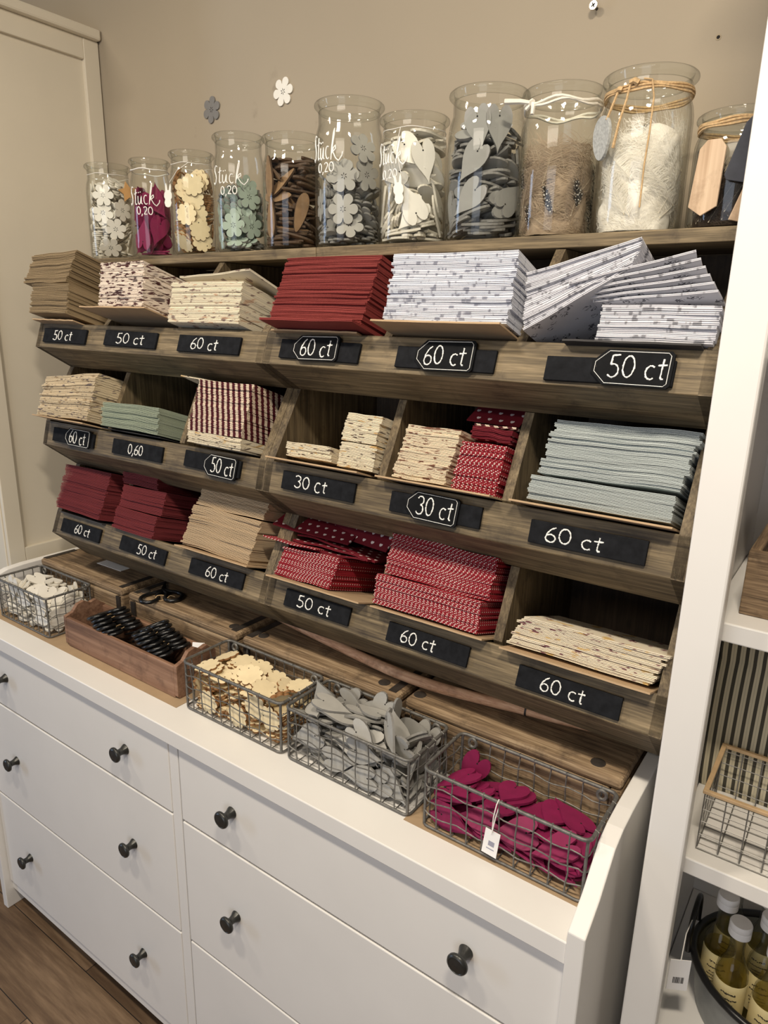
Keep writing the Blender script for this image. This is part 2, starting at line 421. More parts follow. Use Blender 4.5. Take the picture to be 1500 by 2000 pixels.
# ------------------------------------------------------------------ price rack: two pigeonhole units side by side
YB = 0.535
T_ = (0.336, 1.903)
B_ = {1: (0.199, 1.742), 2: (0.186, 1.498), 3: (0.190, 1.255)}
C_ = {1: (0.179, 1.684), 2: (0.170, 1.438), 3: (0.168, 1.198)}
D_ = {1: (0.267, 1.631), 2: (0.257, 1.372), 3: (0.261, 1.113)}
TH = 0.016
# chalk handwriting: strokes on a unit-high grid
def arc(cx, cy, rx, ry, a0, a1, n=14):
    return [(cx+rx*math.cos(math.radians(a0+(a1-a0)*i/n)), cy+ry*math.sin(math.radians(a0+(a1-a0)*i/n))) for i in range(n+1)]
GL = {
 '0': (0.66, [arc(0.31, 0.5, 0.27, 0.48, 100, 470, 22)]),
 '6': (0.62, [[(0.50, 1.0), (0.28, 0.82), (0.10, 0.52), (0.06, 0.28)]+arc(0.30, 0.25, 0.24, 0.25, 180, 520, 18)]),
 '5': (0.62, [[(0.14, 0.98), (0.11, 0.56)]+arc(0.24, 0.28, 0.28, 0.30, 110, -140, 14), [(0.14, 0.97), (0.50, 1.0)]]),
 '3': (0.62, [arc(0.24, 0.76, 0.24, 0.23, 150, -80, 12)+arc(0.24, 0.26, 0.27, 0.27, 80, -150, 14)]),
 '2': (0.62, [arc(0.28, 0.74, 0.22, 0.25, 160, -30, 12)+[(0.10, 0.04), (0.54, 0.05)]]),
 'c': (0.50, [arc(0.28, 0.28, 0.24, 0.30, 50, 310, 14)]),
 'C': (0.55, [arc(0.30, 0.36, 0.27, 0.40, 55, 310, 14)]),
 't': (0.42, [[(0.24, 0.92), (0.20, 0.10), (0.26, 0.02), (0.34, 0.04)], [(0.02, 0.62), (0.44, 0.66)]]),
 ',': (0.26, [[(0.14, 0.08), (0.12, -0.06), (0.04, -0.22)]]),
 ' ': (0.34, []),
 'S': (0.62, [[(0.56, 0.98), (0.40, 1.04), (0.22, 0.92), (0.20, 0.74), (0.34, 0.56), (0.40, 0.36), (0.30, 0.12), (0.10, 0.02), (0.0, 0.14)]]),
 's_t': (0.36, [[(0.22, 0.90), (0.10, 0.14), (0.16, 0.02), (0.30, 0.08)], [(0.02, 0.62), (0.36, 0.70)]]),
 'u': (0.52, [[(0.04, 0.50), (0.02, 0.14), (0.12, 0.02), (0.26, 0.10), (0.38, 0.50), (0.36, 0.10), (0.46, 0.04)], [(0.12, 0.66), (0.13, 0.72)], [(0.30, 0.68), (0.31, 0.74)]]),
 's_c': (0.42, [arc(0.22, 0.27, 0.18, 0.25, 60, 310, 12)]),
 'k': (0.95, [[(0.04, 0.0), (0.12, 0.50), (0.26, 1.05), (0.36, 1.22), (0.34, 1.0), (0.18, 0.52), (0.10, 0.20), (0.26, 0.46), (0.42, 0.56), (0.44, 0.42), (0.22, 0.30), (0.42, 0.06), (0.66, -0.06), (0.92, 0.14), (0.98, 0.30)]]),
}
def layout(chars, rng, jit=0.03):
    x = 0; out = []
    for ch in chars:
        wd, st = GL[ch]
        dy = rng.uniform(-jit, jit)*1.5
        for s in st: out.append([(x+px+rng.uniform(-jit, jit)*0.25, py+dy+rng.uniform(-jit, jit)*0.25) for px, py in s])
        x += wd+0.05
    return out, x
def writing(chars, x0, x1, height, fn, r, seed):
    """chalk strokes fitted between x0 and x1, fn maps (x, z') to a point"""
    rng = random.Random(seed); st, wd = layout(chars, rng); mb = MB(); k = (x1-x0)/wd
    for s in st:        # chalk line of uneven width
        pts = []
        for (ax, ay), (bx, by) in zip(s[:-1], s[1:]):
            m = max(2, int(math.hypot(bx-ax, by-ay)/0.07))
            pts += [(ax+(bx-ax)*q/m, ay+(by-ay)*q/m) for q in range(m)]
        pts.append(s[-1])
        mb.tube([fn(x0+px*k+rng.uniform(-.0002, .0002), (py-0.45)*height+rng.uniform(-.0002, .0002)) for px, py in pts], [r*rng.uniform(.55, 1.15) for _ in pts], 6)
    return mb
def fascia_fn(row):
    by, bz = B_[row]; cy, cz = C_[row]
    L = math.hypot(by-cy, bz-cz); u = Vector((0, (by-cy)/L, (bz-cz)/L)); n = Vector((0, -u.z, u.y))
    mid = Vector((0, (by+cy)/2, (bz+cz)/2))
    def fn(x, h, lift, rot=0.0, xc=0.0):
        dx = x-xc
        return mid+Vector((xc+dx*math.cos(rot)-h*math.sin(rot), 0, 0))+u*(dx*math.sin(rot)+h*math.cos(rot))+n*lift
    return fn
def slab(fn, o, l0, l1, rot, xc):
    """solid plate from an (x, h) outline lying on the fascia"""
    n = len(o); v = [fn(x, h, l0, rot, xc) for x, h in o]+[fn(x, h, l1, rot, xc) for x, h in o]
    return MB().add(v, [list(range(n))[::-1], list(range(n, 2*n))]+[[i, (i+1) % n, n+(i+1) % n, n+i] for i in range(n)])
STRIP = {  # row: (x0, x1, h offset, rotation, text, text x0, x1, tag)
 1: [(-0.653, -0.474, -0.001, 0.0, '50 ct', -0.607, -0.527), (-0.399, -0.213, 0.0, -0.01, '50 ct', -0.352, -0.252), (-0.140, 0.042, -0.002, 0.0, '60 ct', -0.099, -0.017),
     (0.149, 0.332, -0.002, -0.01, None, 0, 0), (0.409, 0.588, -0.004, 0.0, None, 0, 0), (0.668, 0.844, -0.007, 0.01, None, 0, 0)],
 2: [(-0.640, -0.463, 0.0, 0.0, None, 0, 0), (-0.386, -0.204, 0.0, 0.0, '0,60', -0.325, -0.269), (-0.129, 0.042, 0.003, -0.02, None, 0, 0),
     (0.158, 0.333, 0.0, 0.0, '30 Ct', 0.192, 0.271), (0.411, 0.585, 0.0, 0.0, None, 0, 0), (0.668, 0.841, -0.003, 0.0, '60 ct', 0.693, 0.782)],
 3: [(-0.646, -0.475, -0.002, 0.0, '60 ct', -0.584, -0.516), (-0.390, -0.217, -0.001, -0.03, '50 ct', -0.320, -0.248), (-0.132, 0.038, 0.0, 0.0, '60 ct', -0.077, -0.006),
     (0.159, 0.323, -0.001, 0.0, '50 ct', 0.193, 0.279), (0.411, 0.577, -0.003, -0.01, '60 ct', 0.441, 0.514), (0.667, 0.833, -0.006, -0.01, '60 ct', 0.707, 0.780)]}
ROWN = {1: 'top', 2: 'middle', 3: 'bottom'}
def rack_unit(x0, x1, divs, label, strips):
    t = thing('pigeonhole_rack', label, 'rack', ((x0+x1)/2, 0.45, 1.087))
    X, Z = M['rack_x'], M['rack_z']
    part('top_shelf', MB().box(x0, x1, T_[0], YB, T_[1]-0.020, T_[1]), X, t, bevel=0.0015)
    side = [(YB, 1.087), (YB, T_[1]-0.0205), (T_[0]+0.003, T_[1]-0.0205)]
    for r in (1, 2, 3): side += [B_[r], C_[r], D_[r]]
    side += [(0.37, 1.111), (0.37, 1.087)]
    for a in (x0, x1-0.018): part('side_panel', MB().yz(side, a, a+0.018), Z, t)
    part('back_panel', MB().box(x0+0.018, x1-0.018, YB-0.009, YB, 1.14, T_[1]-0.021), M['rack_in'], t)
    for r in (1, 2, 3):
        b, c, d = Vector(B_[r]), Vector(C_[r]), Vector(D_[r])
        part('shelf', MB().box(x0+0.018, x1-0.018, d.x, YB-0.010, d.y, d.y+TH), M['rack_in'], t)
        nb = Vector(((b-c).y, -(b-c).x)).normalized()*TH
        part('front_board', MB().yz([tuple(b), tuple(c), tuple(c+nb), tuple(b+nb)], x0, x1), X, t, bevel=0.0015)
        e = (d-c).normalized(); ne = Vector((-e.y, e.x))*TH*0.8
        if ne.y < 0: ne = -ne
        c2 = c+e*0.0005
        part('sloping_board', MB().yz([tuple(c2), tuple(d), tuple(d+ne), tuple(c2+ne+nb.normalized()*TH)], x0, x1), X, t)
        up = Vector((D_[r-1][0], D_[r-1][1]) if r > 1 else (T_[0]+0.003, T_[1]-0.0205))
        poly = [(YB-0.010, d.y+TH), (YB-0.010, up.y-0.001), (up.x, up.y-0.001), (b.x+TH, b.y-0.001), (d.x, d.y+TH)]
        for dx in divs: part('divider', MB().yz(poly, dx-0.008, dx+0.008), Z, t)
        fn = fascia_fn(r)
        for i in strips:
            sx0, sx1, ho, rot, txt, tx0, tx1 = STRIP[r][i]
            xc = (sx0+sx1)/2; hh = 0.0175
            st = part('label_strip', slab(fn, [(sx0, ho-hh), (sx1, ho-hh), (sx1, ho+hh), (sx0, ho+hh)], 0.0002, 0.0062, rot, xc), M['slate'], t,
                      'black chalkboard strip'+(' reading '+txt if txt else ' behind the arrow tag'), bevel=0.0012)
            if txt:
                part('chalk_writing', writing(list(txt), tx0, tx1, 0.0225, lambda x, h: fn(x, h+ho-0.001, 0.0062, rot, xc), 0.00135, r*10+i), M['chalk'], st)
rack_unit(-0.690, 0.1045, (-0.438, -0.170), 'grey-brown stained wooden bin rack, left unit above the scissors tray', (0, 1, 2))
rack_unit(0.1055, 0.894, (0.369, 0.613), 'grey-brown stained wooden bin rack, right unit against the white bookcase', (3, 4, 5))

def price_tag(row, x0, x1, ho, hh, rot, txt, t0, t1, label, seed):
    fn = fascia_fn(row); xc = (x0+x1)/2
    o = [(x0, ho-hh*0.30), (x0+hh*0.75, ho-hh), (x1-0.004, ho-hh), (x1, ho-hh+0.004), (x1, ho+hh-0.004), (x1-0.004, ho+hh), (x0+hh*0.75, ho+hh), (x0, ho+hh*0.30)]
    t = thing('price_tag', label, 'price tag', fn(xc, ho, 0.007, rot, xc), 'arrow-shaped price tags')
    part('board', slab(fn, o, 0.0064, 0.0104, rot, xc), M['slate_tag'], t)
    k = 0.90; o2 = [(xc+(x-xc)*(1-0.0045/(0.5*(x1-x0))), ho+(h-ho)*k) for x, h in o]
    part('white_border', MB().tube([fn(x, h, 0.0104, rot, xc) for x, h in o2], 0.0005, 4, True), M['chalk'], t)
    part('hole', MB().tube([fn(x0+0.006, ho, 0.0100, rot, xc), fn(x0+0.006, ho, 0.0106, rot, xc)], 0.0016, 10), M['black_hole'], t)
    part('chalk_writing', writing(list(txt), t0, t1, 0.030, lambda x, h: fn(x, h+ho-0.001, 0.0104, rot, xc), 0.00135, seed), M['chalk'], t)
price_tag(1, 0.183, 0.289, 0.001, 0.0225, 0.02, '60 ct', 0.203, 0.276, 'arrow price tag reading 60 ct under the big dark red stack', 101)
price_tag(1, 0.448, 0.554, 0.000, 0.0245, 0.02, '60 ct', 0.465, 0.541, 'arrow price tag reading 60 ct under the blue and white stack', 102)
price_tag(1, 0.736, 0.842, -0.003, 0.0245, 0.0, '50 ct', 0.759, 0.836, 'arrow price tag reading 50 ct at the right end of the top row', 103)
price_tag(2, -0.579, -0.472, 0.001, 0.0215, 0.0, '60 ct', -0.559, -0.489, 'arrow price tag reading 60 ct at the left end of the middle row', 104)
price_tag(2, -0.063, 0.036, 0.000, 0.0225, -0.02, '50 ct', -0.038, 0.028, 'arrow price tag reading 50 ct under the maroon and cream striped bags', 105)
price_tag(2, 0.445, 0.546, 0.001, 0.0235, -0.02, '30 ct', 0.468, 0.538, 'arrow price tag reading 30 ct under the small red dotted bags', 106)

# ------------------------------------------------------------------ flat paper bags lying in the bins
TILT = math.radians(19)
VV = Vector((0, math.cos(TILT), -math.sin(TILT))); WW = Vector((0, math.sin(TILT), math.cos(TILT)))
BASIS = Matrix(((1, 0, 0), (0, VV.y, WW.y), (0, VV.z, WW.z))).to_4x4()
def bin_pt(row, x, v, w_): return Vector((x, *B_[row]))+VV*v+WW*w_
P = {}
P['brown'] = paper('brown_kraft_bag_paper', (150, 130, 100))
P['maroon_print'] = paper('cream_paper_brown_print', (232, 218, 202), 'dash', (88, 56, 54), (70, 46, 50))
P['cream_floral'] = paper('cream_paper_small_flowers', (226, 216, 192), 'floral', (140, 120, 110), (196, 160, 130))
P['red'] = paper('dark_red_bag_paper', (134, 56, 52))
P['wine'] = paper('wine_red_bag_paper', (122, 50, 53))
P['bluewhite'] = paper('white_paper_blue_script', (212, 214, 222), 'script', (84, 88, 112))
P['greywhite'] = paper('pale_grey_paper_dark_script', (206, 206, 212), 'script', (66, 66, 76))
P['cream_print'] = paper('beige_paper_grey_print', (214, 196, 164), 'floral', (120, 108, 104), (150, 126, 96))
P['green'] = paper('sage_green_bag_paper', (156, 165, 145))
P['stripe'] = paper('maroon_cream_striped_paper', (226, 208, 186), 'stripes', (86, 30, 38))
P['cream_small'] = paper('cream_paper_leaf_print', (232, 220, 194), 'floral', (110, 96, 84), (206, 164, 92))
P['cream_bird'] = paper('cream_paper_brown_flecks', (230, 214, 186), 'floral', (128, 88, 70), (140, 100, 80))
P['dots'] = paper('red_paper_white_dots', (154, 34, 47), 'dots', (236, 214, 206))
P['hearts'] = paper('maroon_paper_white_hearts', (112, 26, 38), 'hearts', (240, 226, 220))
P['blue_grey'] = paper('blue_grey_bag_paper', (180, 187, 185))
P['beige'] = paper('beige_kraft_bag_paper', (196, 172, 140))
P['cream_meadow'] = paper('cream_paper_meadow_print', (230, 218, 194), 'floral', (128, 84, 88), (212, 172, 90))

FAR = MB(); FARM = {}
def bag_mesh(W, D, t, wave, seed):
    """a flat paper bag: two paper layers, open along the front edge"""
    rng = random.Random(seed*7+int(wave*1e6)); nx = 14; mb = MB()
    ph = [rng.uniform(0, 6.28) for _ in range(3)]
    def zoff(x, y):
        k = math.exp(-y/(D*0.6))
        return wave*k*(0.50*math.sin(2*math.pi*x/W*0.8+seed*1.7)+0.22*math.sin(2*math.pi*x/W*1.9+ph[0]*0.15+seed))
    for base, fy in ((0.0, rng.uniform(0, .0012)), (0.50, rng.uniform(0, .0012))):
        prof = [(fy, 0.12, 0.40), (fy+0.003, 0.05, 0.44), (0.016, 0.02, 0.47), (D*0.5, 0.01, 0.49), (D, 0.06, 0.42)]
        k0 = len(mb.v); k = len(prof); S1 = (nx+1)*k
        for side in (0, 1):
            for i in range(nx+1):
                x = -W/2+W*i/nx
                for y, lo, hi in prof:
                    mb.v.append((x, y+(0.0003*math.sin(x*40+ph[1]) if y < .002 else 0), (base+(lo if side == 0 else hi))*t+zoff(x, y)))
        def q(*a): mb.f.append([k0+w_ for w_ in a]); mb.mi.append(0)
        for i in range(nx):
            for j in range(k-1):
                a, b, c, d = i*k+j, (i+1)*k+j, (i+1)*k+j+1, i*k+j+1
                q(a, d, c, b); q(S1+a, S1+b, S1+c, S1+d)
            q(i*k, (i+1)*k, S1+(i+1)*k, S1+i*k); j = k-1; q((i+1)*k+j, i*k+j, S1+i*k+j, S1+(i+1)*k+j)
        for j in range(k-1):
            q(j+1, j, S1+j, S1+j+1); a = nx*k+j; q(a, a+1, S1+a+1, S1+a)
    return mb
def bag(mesh, row, x, v, w_, rz=0, ry=0, rx=0, label='', group=None):
    o = bpy.data.objects.new('paper_bag', mesh); COL.objects.link(o)
    o.matrix_world = Matrix.Translation(bin_pt(row, x, v, w_)) @ BASIS @ Matrix.Rotation(rz, 4, 'Z') @ Matrix.Rotation(-ry, 4, 'Y') @ Matrix.Rotation(rx, 4, 'X')
    return tag(o, label, 'paper bag', group)
def stack(row, x0, x1, o, w0, w1, n, mat, label, group, D=0.17, wave=0.0015, lean=0.0, vlean=0.0, rz=0.0, ry=(0.0, 0.0), jx=0.0022, jv=0.0022, jr=0.010, seed=1, fill=1.0, far=False):
    rng = random.Random(seed*31+row); W = x1-x0; t = (w1-w0)/n
    if far:     # the smallest-looking stacks, beyond the 300 bags that show largest
        mbs = [bag_mesh(W, D, t*fill, wave*(1, 0.93, 1.07)[k], seed) for k in range(3)]
        for i in range(n):
            f = i/max(1, n-1)
            Mb_ = Matrix.Translation(bin_pt(row, (x0+x1)/2+lean*f+rng.uniform(-jx, jx), -o+vlean*f+rng.uniform(-jv, jv), w0+i*t)) @ BASIS @ Matrix.Rotation(rz+rng.gauss(0, jr), 4, 'Z') @ Matrix.Rotation(-(ry[0]+(ry[1]-ry[0])*f), 4, 'Y')
            FAR.add(mbs[i % 3].v, mbs[i % 3].f, Mb_, FARM.setdefault(mat, len(FARM)))
        return
    meshes = []
    for k in range(3):
        me = mk_mesh('paper_bag', bag_mesh(W, D, t*fill, wave*(1, 0.93, 1.07)[k], seed), P[mat], smooth=30); meshes.append(me)
    for i in range(n):
        f = i/max(1, n-1)
        bag(meshes[i % 3], row, (x0+x1)/2+lean*f+rng.uniform(-jx, jx), -o+vlean*f+rng.uniform(-jv, jv), w0+i*t, rz+rng.gauss(0, jr), ry[0]+(ry[1]-ry[0])*f, 0, label, group)
def loose(row, x, v, w_, W, D, t, mat, label, rz=0, ry=0, rx=0, seed=3, wave=0.003):
    me = mk_mesh('paper_bag', bag_mesh(W, D, t, wave, seed), P[mat], smooth=30)
    return bag(me, row, x, v, w_, rz, ry, rx, label)
def sheet(row, x0, x1, o, D, w_, label, name='cardboard_sheet', mat='card', rz=0.0, t=0.0028, lip=None):
    if row == 1: D = min(D, .280+o)
    # sticks out over the front board, its back end on the bin floor
    mb = MB(); n = 10
    W = x1-x0; pts = []
    rng = random.Random(int(x0*1000)+row)
    out = []
    for i in range(n+1): out.append((-W/2+W*i/n, rng.uniform(-0.0015, 0.0015)))
    out += [(W/2, D), (-W/2, D)]
    mb.prism(out, -t, 0.0, BASIS @ Matrix.Rotation(rz, 4, 'Z'))
    mb.v = [tuple(Vector(p)+bin_pt(row, (x0+x1)/2, -o, w_)) for p in mb.v]
    return solo(name, mb, M[mat], label, 'cardboard', bin_pt(row, (x0+x1)/2, 0, 0))
# ---- top row
sheet(1, -0.675, -0.50, 0.030, 0.33, 0.0005, 'cardboard sheet under the brown kraft stack, top row')
sheet(1, -0.428, -0.195, 0.062, 0.35, 0.022, 'wide cardboard sheet sticking out under the white and maroon patterned stack')
sheet(1, 0.125, 0.325, 0.015, 0.32, 0.0005, 'cardboard sheet under the big dark red stack in the top row')
sheet(1, 0.378, 0.606, 0.052, 0.36, 0.010, 'cardboard sheet with a torn edge under the blue and white stack')
sheet(1, 0.690, 0.872, 0.020, 0.33, -0.0005, 'thin dark card under the grey script bags of the top row', 'dark_card', 'card_dark')
L = 'brown kraft paper bag in the far left stack of the top row'
stack(1, -0.676, -0.515, 0.040, 0.012, 0.084, 16, 'brown', L, 'brown kraft bags', wave=0.0012, seed=1, lean=-0.012, far=True)
stack(1, -0.712, -0.555, 0.042, 0.086, 0.160, 16, 'brown', L, 'brown kraft bags', wave=0.0022, seed=2, lean=0.018, rz=0.10, ry=(0.06, 0.10), far=True)
stack(1, -0.392, -0.236, 0.040, 0.030, 0.130, 26, 'maroon_print', 'white paper bag with maroon print in the second stack of the top row', 'maroon printed bags', wave=0.0006, lean=-0.028, seed=3, far=True)
stack(1, -0.170, 0.040, 0.020, 0.006, 0.092, 22, 'cream_floral', 'cream floral paper bag in the third stack of the top row', 'cream floral bags of the top row', wave=0.0008, lean=-0.012, seed=4, far=True)
loose(1, -0.072, -0.012, 0.108, 0.235, 0.17, 0.004, 'cream_floral', 'cream floral paper bag lying askew on top of its stack in the top row', rz=-0.10, rx=-0.10)
stack(1, 0.130, 0.342, 0.030, 0.0085, 0.128, 32, 'red', 'dark red paper bag in the big stack of the top row', 'dark red bags of the top row', wave=0.0012, lean=0.012, seed=5)
stack(1, 0.388, 0.608, 0.032, 0.014, 0.125, 24, 'bluewhite', 'white paper bag with blue script in the stack left of the fanned bags', 'blue and white bags', wave=0.0014, lean=-0.006, seed=6, jx=0.004)
# fanned pile leaning on the divider
me6 = mk_mesh('paper_bag', bag_mesh(0.160, 0.16, 0.0042, 0.0012, 7), P['greywhite'], smooth=30)
for i in range(18):
    f = i/17; ry = math.radians(33-17*f)
    px, pw = 0.634-0.012*f, 0.006+0.080*f
    bag(me6, 1, px+0.080*math.cos(ry), -0.030+random.uniform(-0.004, 0.004), pw+0.080*math.sin(ry), random.uniform(-0.02, 0.02), ry, 0,
        'pale grey script paper bag in the pile tipped against the divider', 'tipped grey script bags')
stack(1, 0.733, 0.884, 0.012, 0.002, 0.052, 11, 'greywhite', 'pale grey script paper bag in the flat pile, top row', 'flat grey script bags', wave=0.001, lean=0.002, seed=8)
me7 = mk_mesh('paper_bag', bag_mesh(0.160, 0.16, 0.0036, 0.001, 9), P['greywhite'], smooth=30)
for i in range(6):
    ry = math.radians(4+2.6*i)
    bag(me7, 1, 0.798-0.006*i, -0.014-0.004*i, 0.057+0.0062*i+0.004, 0.03*i-0.05, ry, 0, 'pale grey script paper bag fanned out over the flat pile', 'fanned grey script bags')
loose(1, 0.238, -0.056, 0.0035, 0.212, 0.19, 0.0045, 'red', 'lowest dark red paper bag jutting out under the big red stack', wave=0.001)
# ---- middle row
sheet(2, -0.672, -0.452, 0.050, 0.34, 0.006, 'cardboard sheet under the cream stack at the left end of the middle row')
sheet(2, 0.130, 0.350, 0.032, 0.34, 0.006, 'cardboard sheet under the small cream stacks in the middle row')
sheet(2, 0.386, 0.604, 0.030, 0.34, 0.006, 'cardboard sheet under the cream and red dotted stacks in the middle row')
sheet(2, 0.636, 0.872, 0.030, 0.34, 0.006, 'cardboard sheet under the big blue-grey stack')
sheet(2, -0.430, -0.212, 0.012, 0.30, 0.006, 'thin dark card under the sage green bags', 'dark_card', 'card_dark', t=0.0015)
stack(2, -0.668, -0.452, 0.040, 0.010, 0.118, 22, 'cream_print', 'beige printed paper bag in the left end stack of the middle row', 'beige printed bags', wave=0.0022, lean=0.002, seed=11, ry=(0.02, 0.10), far=True)
stack(2, -0.422, -0.212, 0.022, 0.010, 0.068, 13, 'green', 'sage green paper bag in the low stack of the middle row', 'sage green bags', wave=0.0016, lean=-0.012, seed=12, ry=(0.0, 0.02), far=True)
stack(2, -0.102, 0.058, 0.030, 0.006, 0.030, 6, 'cream_small', 'cream paper bag at the foot of the maroon striped stack', 'cream bags under the striped ones', wave=0.001, seed=13, far=True)
stack(2, -0.104, 0.056, 0.034, 0.031, 0.138, 24, 'stripe', 'maroon and cream striped paper bag in the tall stack of the middle row', 'striped bags', wave=0.0012, lean=0.006, seed=14, far=True)
loose(2, -0.080, -0.010, 0.141, 0.165, 0.16, 0.003, 'cream_small', 'cream paper bag jutting out on top of the maroon striped stack', rz=0.30, wave=0.001)
stack(2, 0.152, 0.262, -0.002, 0.016, 0.044, 6, 'cream_small', 'cream leaf-print paper bag in the lowest stack of the middle row', 'lowest cream stack', wave=0.0016, lean=-0.008, seed=15)
stack(2, 0.278, 0.358, 0.000, 0.012, 0.058, 11, 'cream_small', 'cream leaf-print paper bag in the narrow stack beside the lowest stack', 'narrow cream stack', wave=0.0008, seed=16)
stack(2, 0.276, 0.354, 0.000, 0.060, 0.112, 11, 'cream_small', 'cream leaf-print paper bag in the narrow stack beside the lowest stack', 'narrow cream stack', wave=0.0012, seed=17)
stack(2, 0.402, 0.506, 0.002, 0.010, 0.104, 24, 'cream_bird', 'cream flecked paper bag in the stack left of the red dotted ones', 'cream flecked bags', wave=0.0012, lean=0.010, seed=18)
stack(2, 0.520, 0.600, 0.000, 0.006, 0.088, 19, 'dots', 'small red paper bag with white dots in the middle row', 'small red dotted bags', wave=0.001, lean=0.002, seed=19)
stack(2, 0.528, 0.600, -0.012, 0.096, 0.116, 5, 'hearts', 'maroon paper bag with white hearts on the small red dotted stack', 'maroon bags on the small dotted stack', wave=0.003, seed=20)
loose(2, 0.566, 0.016, 0.118, 0.074, 0.14, 0.0035, 'stripe', 'maroon and cream striped paper bag lying on the small red dotted stack', wave=0.001)
loose(2, 0.545, 0.048, 0.128, 0.098, 0.12, 0.002, 'hearts', 'maroon heart-print paper bag upright behind the small red dotted stack', rx=0.78, ry=-0.03, wave=0.001)
stack(2, 0.652, 0.862, 0.004, 0.012, 0.050, 11, 'blue_grey', 'blue-grey paper bag in the lower part of the big right-hand stack', 'blue-grey bags in the lower part', wave=0.0006, lean=0.002, seed=21, D=0.19)
stack(2, 0.660, 0.866, -0.002, 0.056, 0.140, 22, 'blue_grey', 'blue-grey paper bag in the upper part of the big right-hand stack', 'blue-grey bags in the upper part', wave=0.0028, lean=0.012, seed=22, D=0.19, jx=0.004)
# ---- bottom row
sheet(3, -0.660, -0.470, 0.010, 0.32, 0.0005, 'dark card under the wine red stack at the left end of the bottom row', 'dark_card', 'card_dark')
sheet(3, -0.168, 0.060, 0.030, 0.34, 0.008, 'cardboard sheet under the beige kraft stack')
sheet(3, 0.118, 0.352, 0.030, 0.34, 0.004, 'cardboard sheet under the red dotted stack with the maroon hearts')
sheet(3, 0.379, 0.604, 0.030, 0.34, 0.006, 'cardboard sheet under the tall red dotted stack')
sheet(3, 0.636, 0.872, 0.030, 0.34, 0.003, 'cardboard sheet under the low cream stack at the bottom right')
stack(3, -0.682, -0.484, 0.014, 0.008, 0.128, 28, 'wine', 'wine red paper bag in the left end stack of the bottom row', 'wine red bags at the left end', wave=0.0016, lean=0.012, seed=31, ry=(0.0, 0.02), far=True)
L = 'wine red paper bag in the second stack of the bottom row'
stack(3, -0.428, -0.270, 0.012, 0.000, 0.054, 14, 'wine', L, 'wine red bags in the second stack', wave=0.0012, seed=32, far=True)
stack(3, -0.426, -0.262, 0.006, 0.056, 0.112, 14, 'wine', L, 'wine red bags in the second stack', wave=0.0014, seed=33, ry=(0.0, 0.02), far=True)
stack(3, -0.434, -0.300, 0.004, 0.114, 0.158, 11, 'wine', L, 'wine red bags in the second stack', wave=0.0014, seed=34, lean=-0.01, far=True)
stack(3, -0.168, 0.046, 0.012, 0.010, 0.104, 20, 'beige', 'beige kraft paper bag in the third stack of the bottom row', 'beige kraft bags', wave=0.0030, lean=0.012, seed=35)
stack(3, -0.152, 0.058, 0.006, 0.106, 0.150, 8, 'beige', 'beige kraft paper bag in the third stack of the bottom row', 'beige kraft bags', wave=0.0020, lean=0.010, seed=36)
stack(3, 0.118, 0.262, 0.006, 0.006, 0.068, 15, 'dots', 'red dotted paper bag in the stack under the maroon heart-print bags', 'red dotted bags under the maroon ones', wave=0.0022, lean=0.010, seed=37, ry=(0.0, 0.03))
for i, (x, v, w_, rz, ry, rx) in enumerate([(0.215, 0.010, 0.072, 0.06, 0.0, 0.03), (0.222, 0.018, 0.079, -0.03, -0.03, 0.07), (0.230, 0.026, 0.086, 0.02, -0.06, 0.12)]):
    loose(3, x, v, w_, 0.20, 0.15, 0.004, 'hearts', 'bent maroon heart-print paper bag lying on the red dotted stack', rz, ry, rx, seed=40+i, wave=0.006)['group'] = 'bent maroon bags'
loose(3, 0.146, -0.016, 0.074, 0.13, 0.15, 0.003, 'dots', 'red dotted paper bag jutting out left above its stack', rz=0.12, ry=-0.02)
loose(3, 0.165, 0.020, 0.098, 0.19, 0.10, 0.003, 'hearts', 'maroon heart-print paper bag leaning up at the left over the red dotted stack', rz=0.10, ry=-0.03, rx=0.62, seed=44, wave=0.002)
loose(3, 0.246, 0.050, 0.104, 0.185, 0.085, 0.003, 'hearts', 'maroon heart-print paper bag standing up highest behind the red dotted stack', rz=-0.02, ry=-0.05, rx=1.0, seed=45, wave=0.002)
stack(3, 0.376, 0.590, 0.020, 0.010, 0.064, 15, 'dots', 'red dotted paper bag in the tall stack of the bottom row', 'red dotted bags in the tall stack', wave=0.0014, lean=-0.004, seed=38)
stack(3, 0.378, 0.592, 0.006, 0.066, 0.142, 21, 'dots', 'red dotted paper bag in the tall stack of the bottom row', 'red dotted bags in the tall stack', wave=0.0026, lean=0.002, seed=39, ry=(0.0, -0.02))
stack(3, 0.640, 0.866, 0.006, 0.008, 0.058, 12, 'cream_meadow', 'cream meadow-print paper bag in the low stack at the bottom right', 'low cream stack bags', wave=0.0012, lean=0.014, seed=46, jx=0.005)

far_bags = solo('paper_bags', FAR, [P[k] for k in FARM], 'paper bags of the farther stacks on the left half of the rack', 'paper bags', (0, 0, 0), smooth=30, kind='stuff')

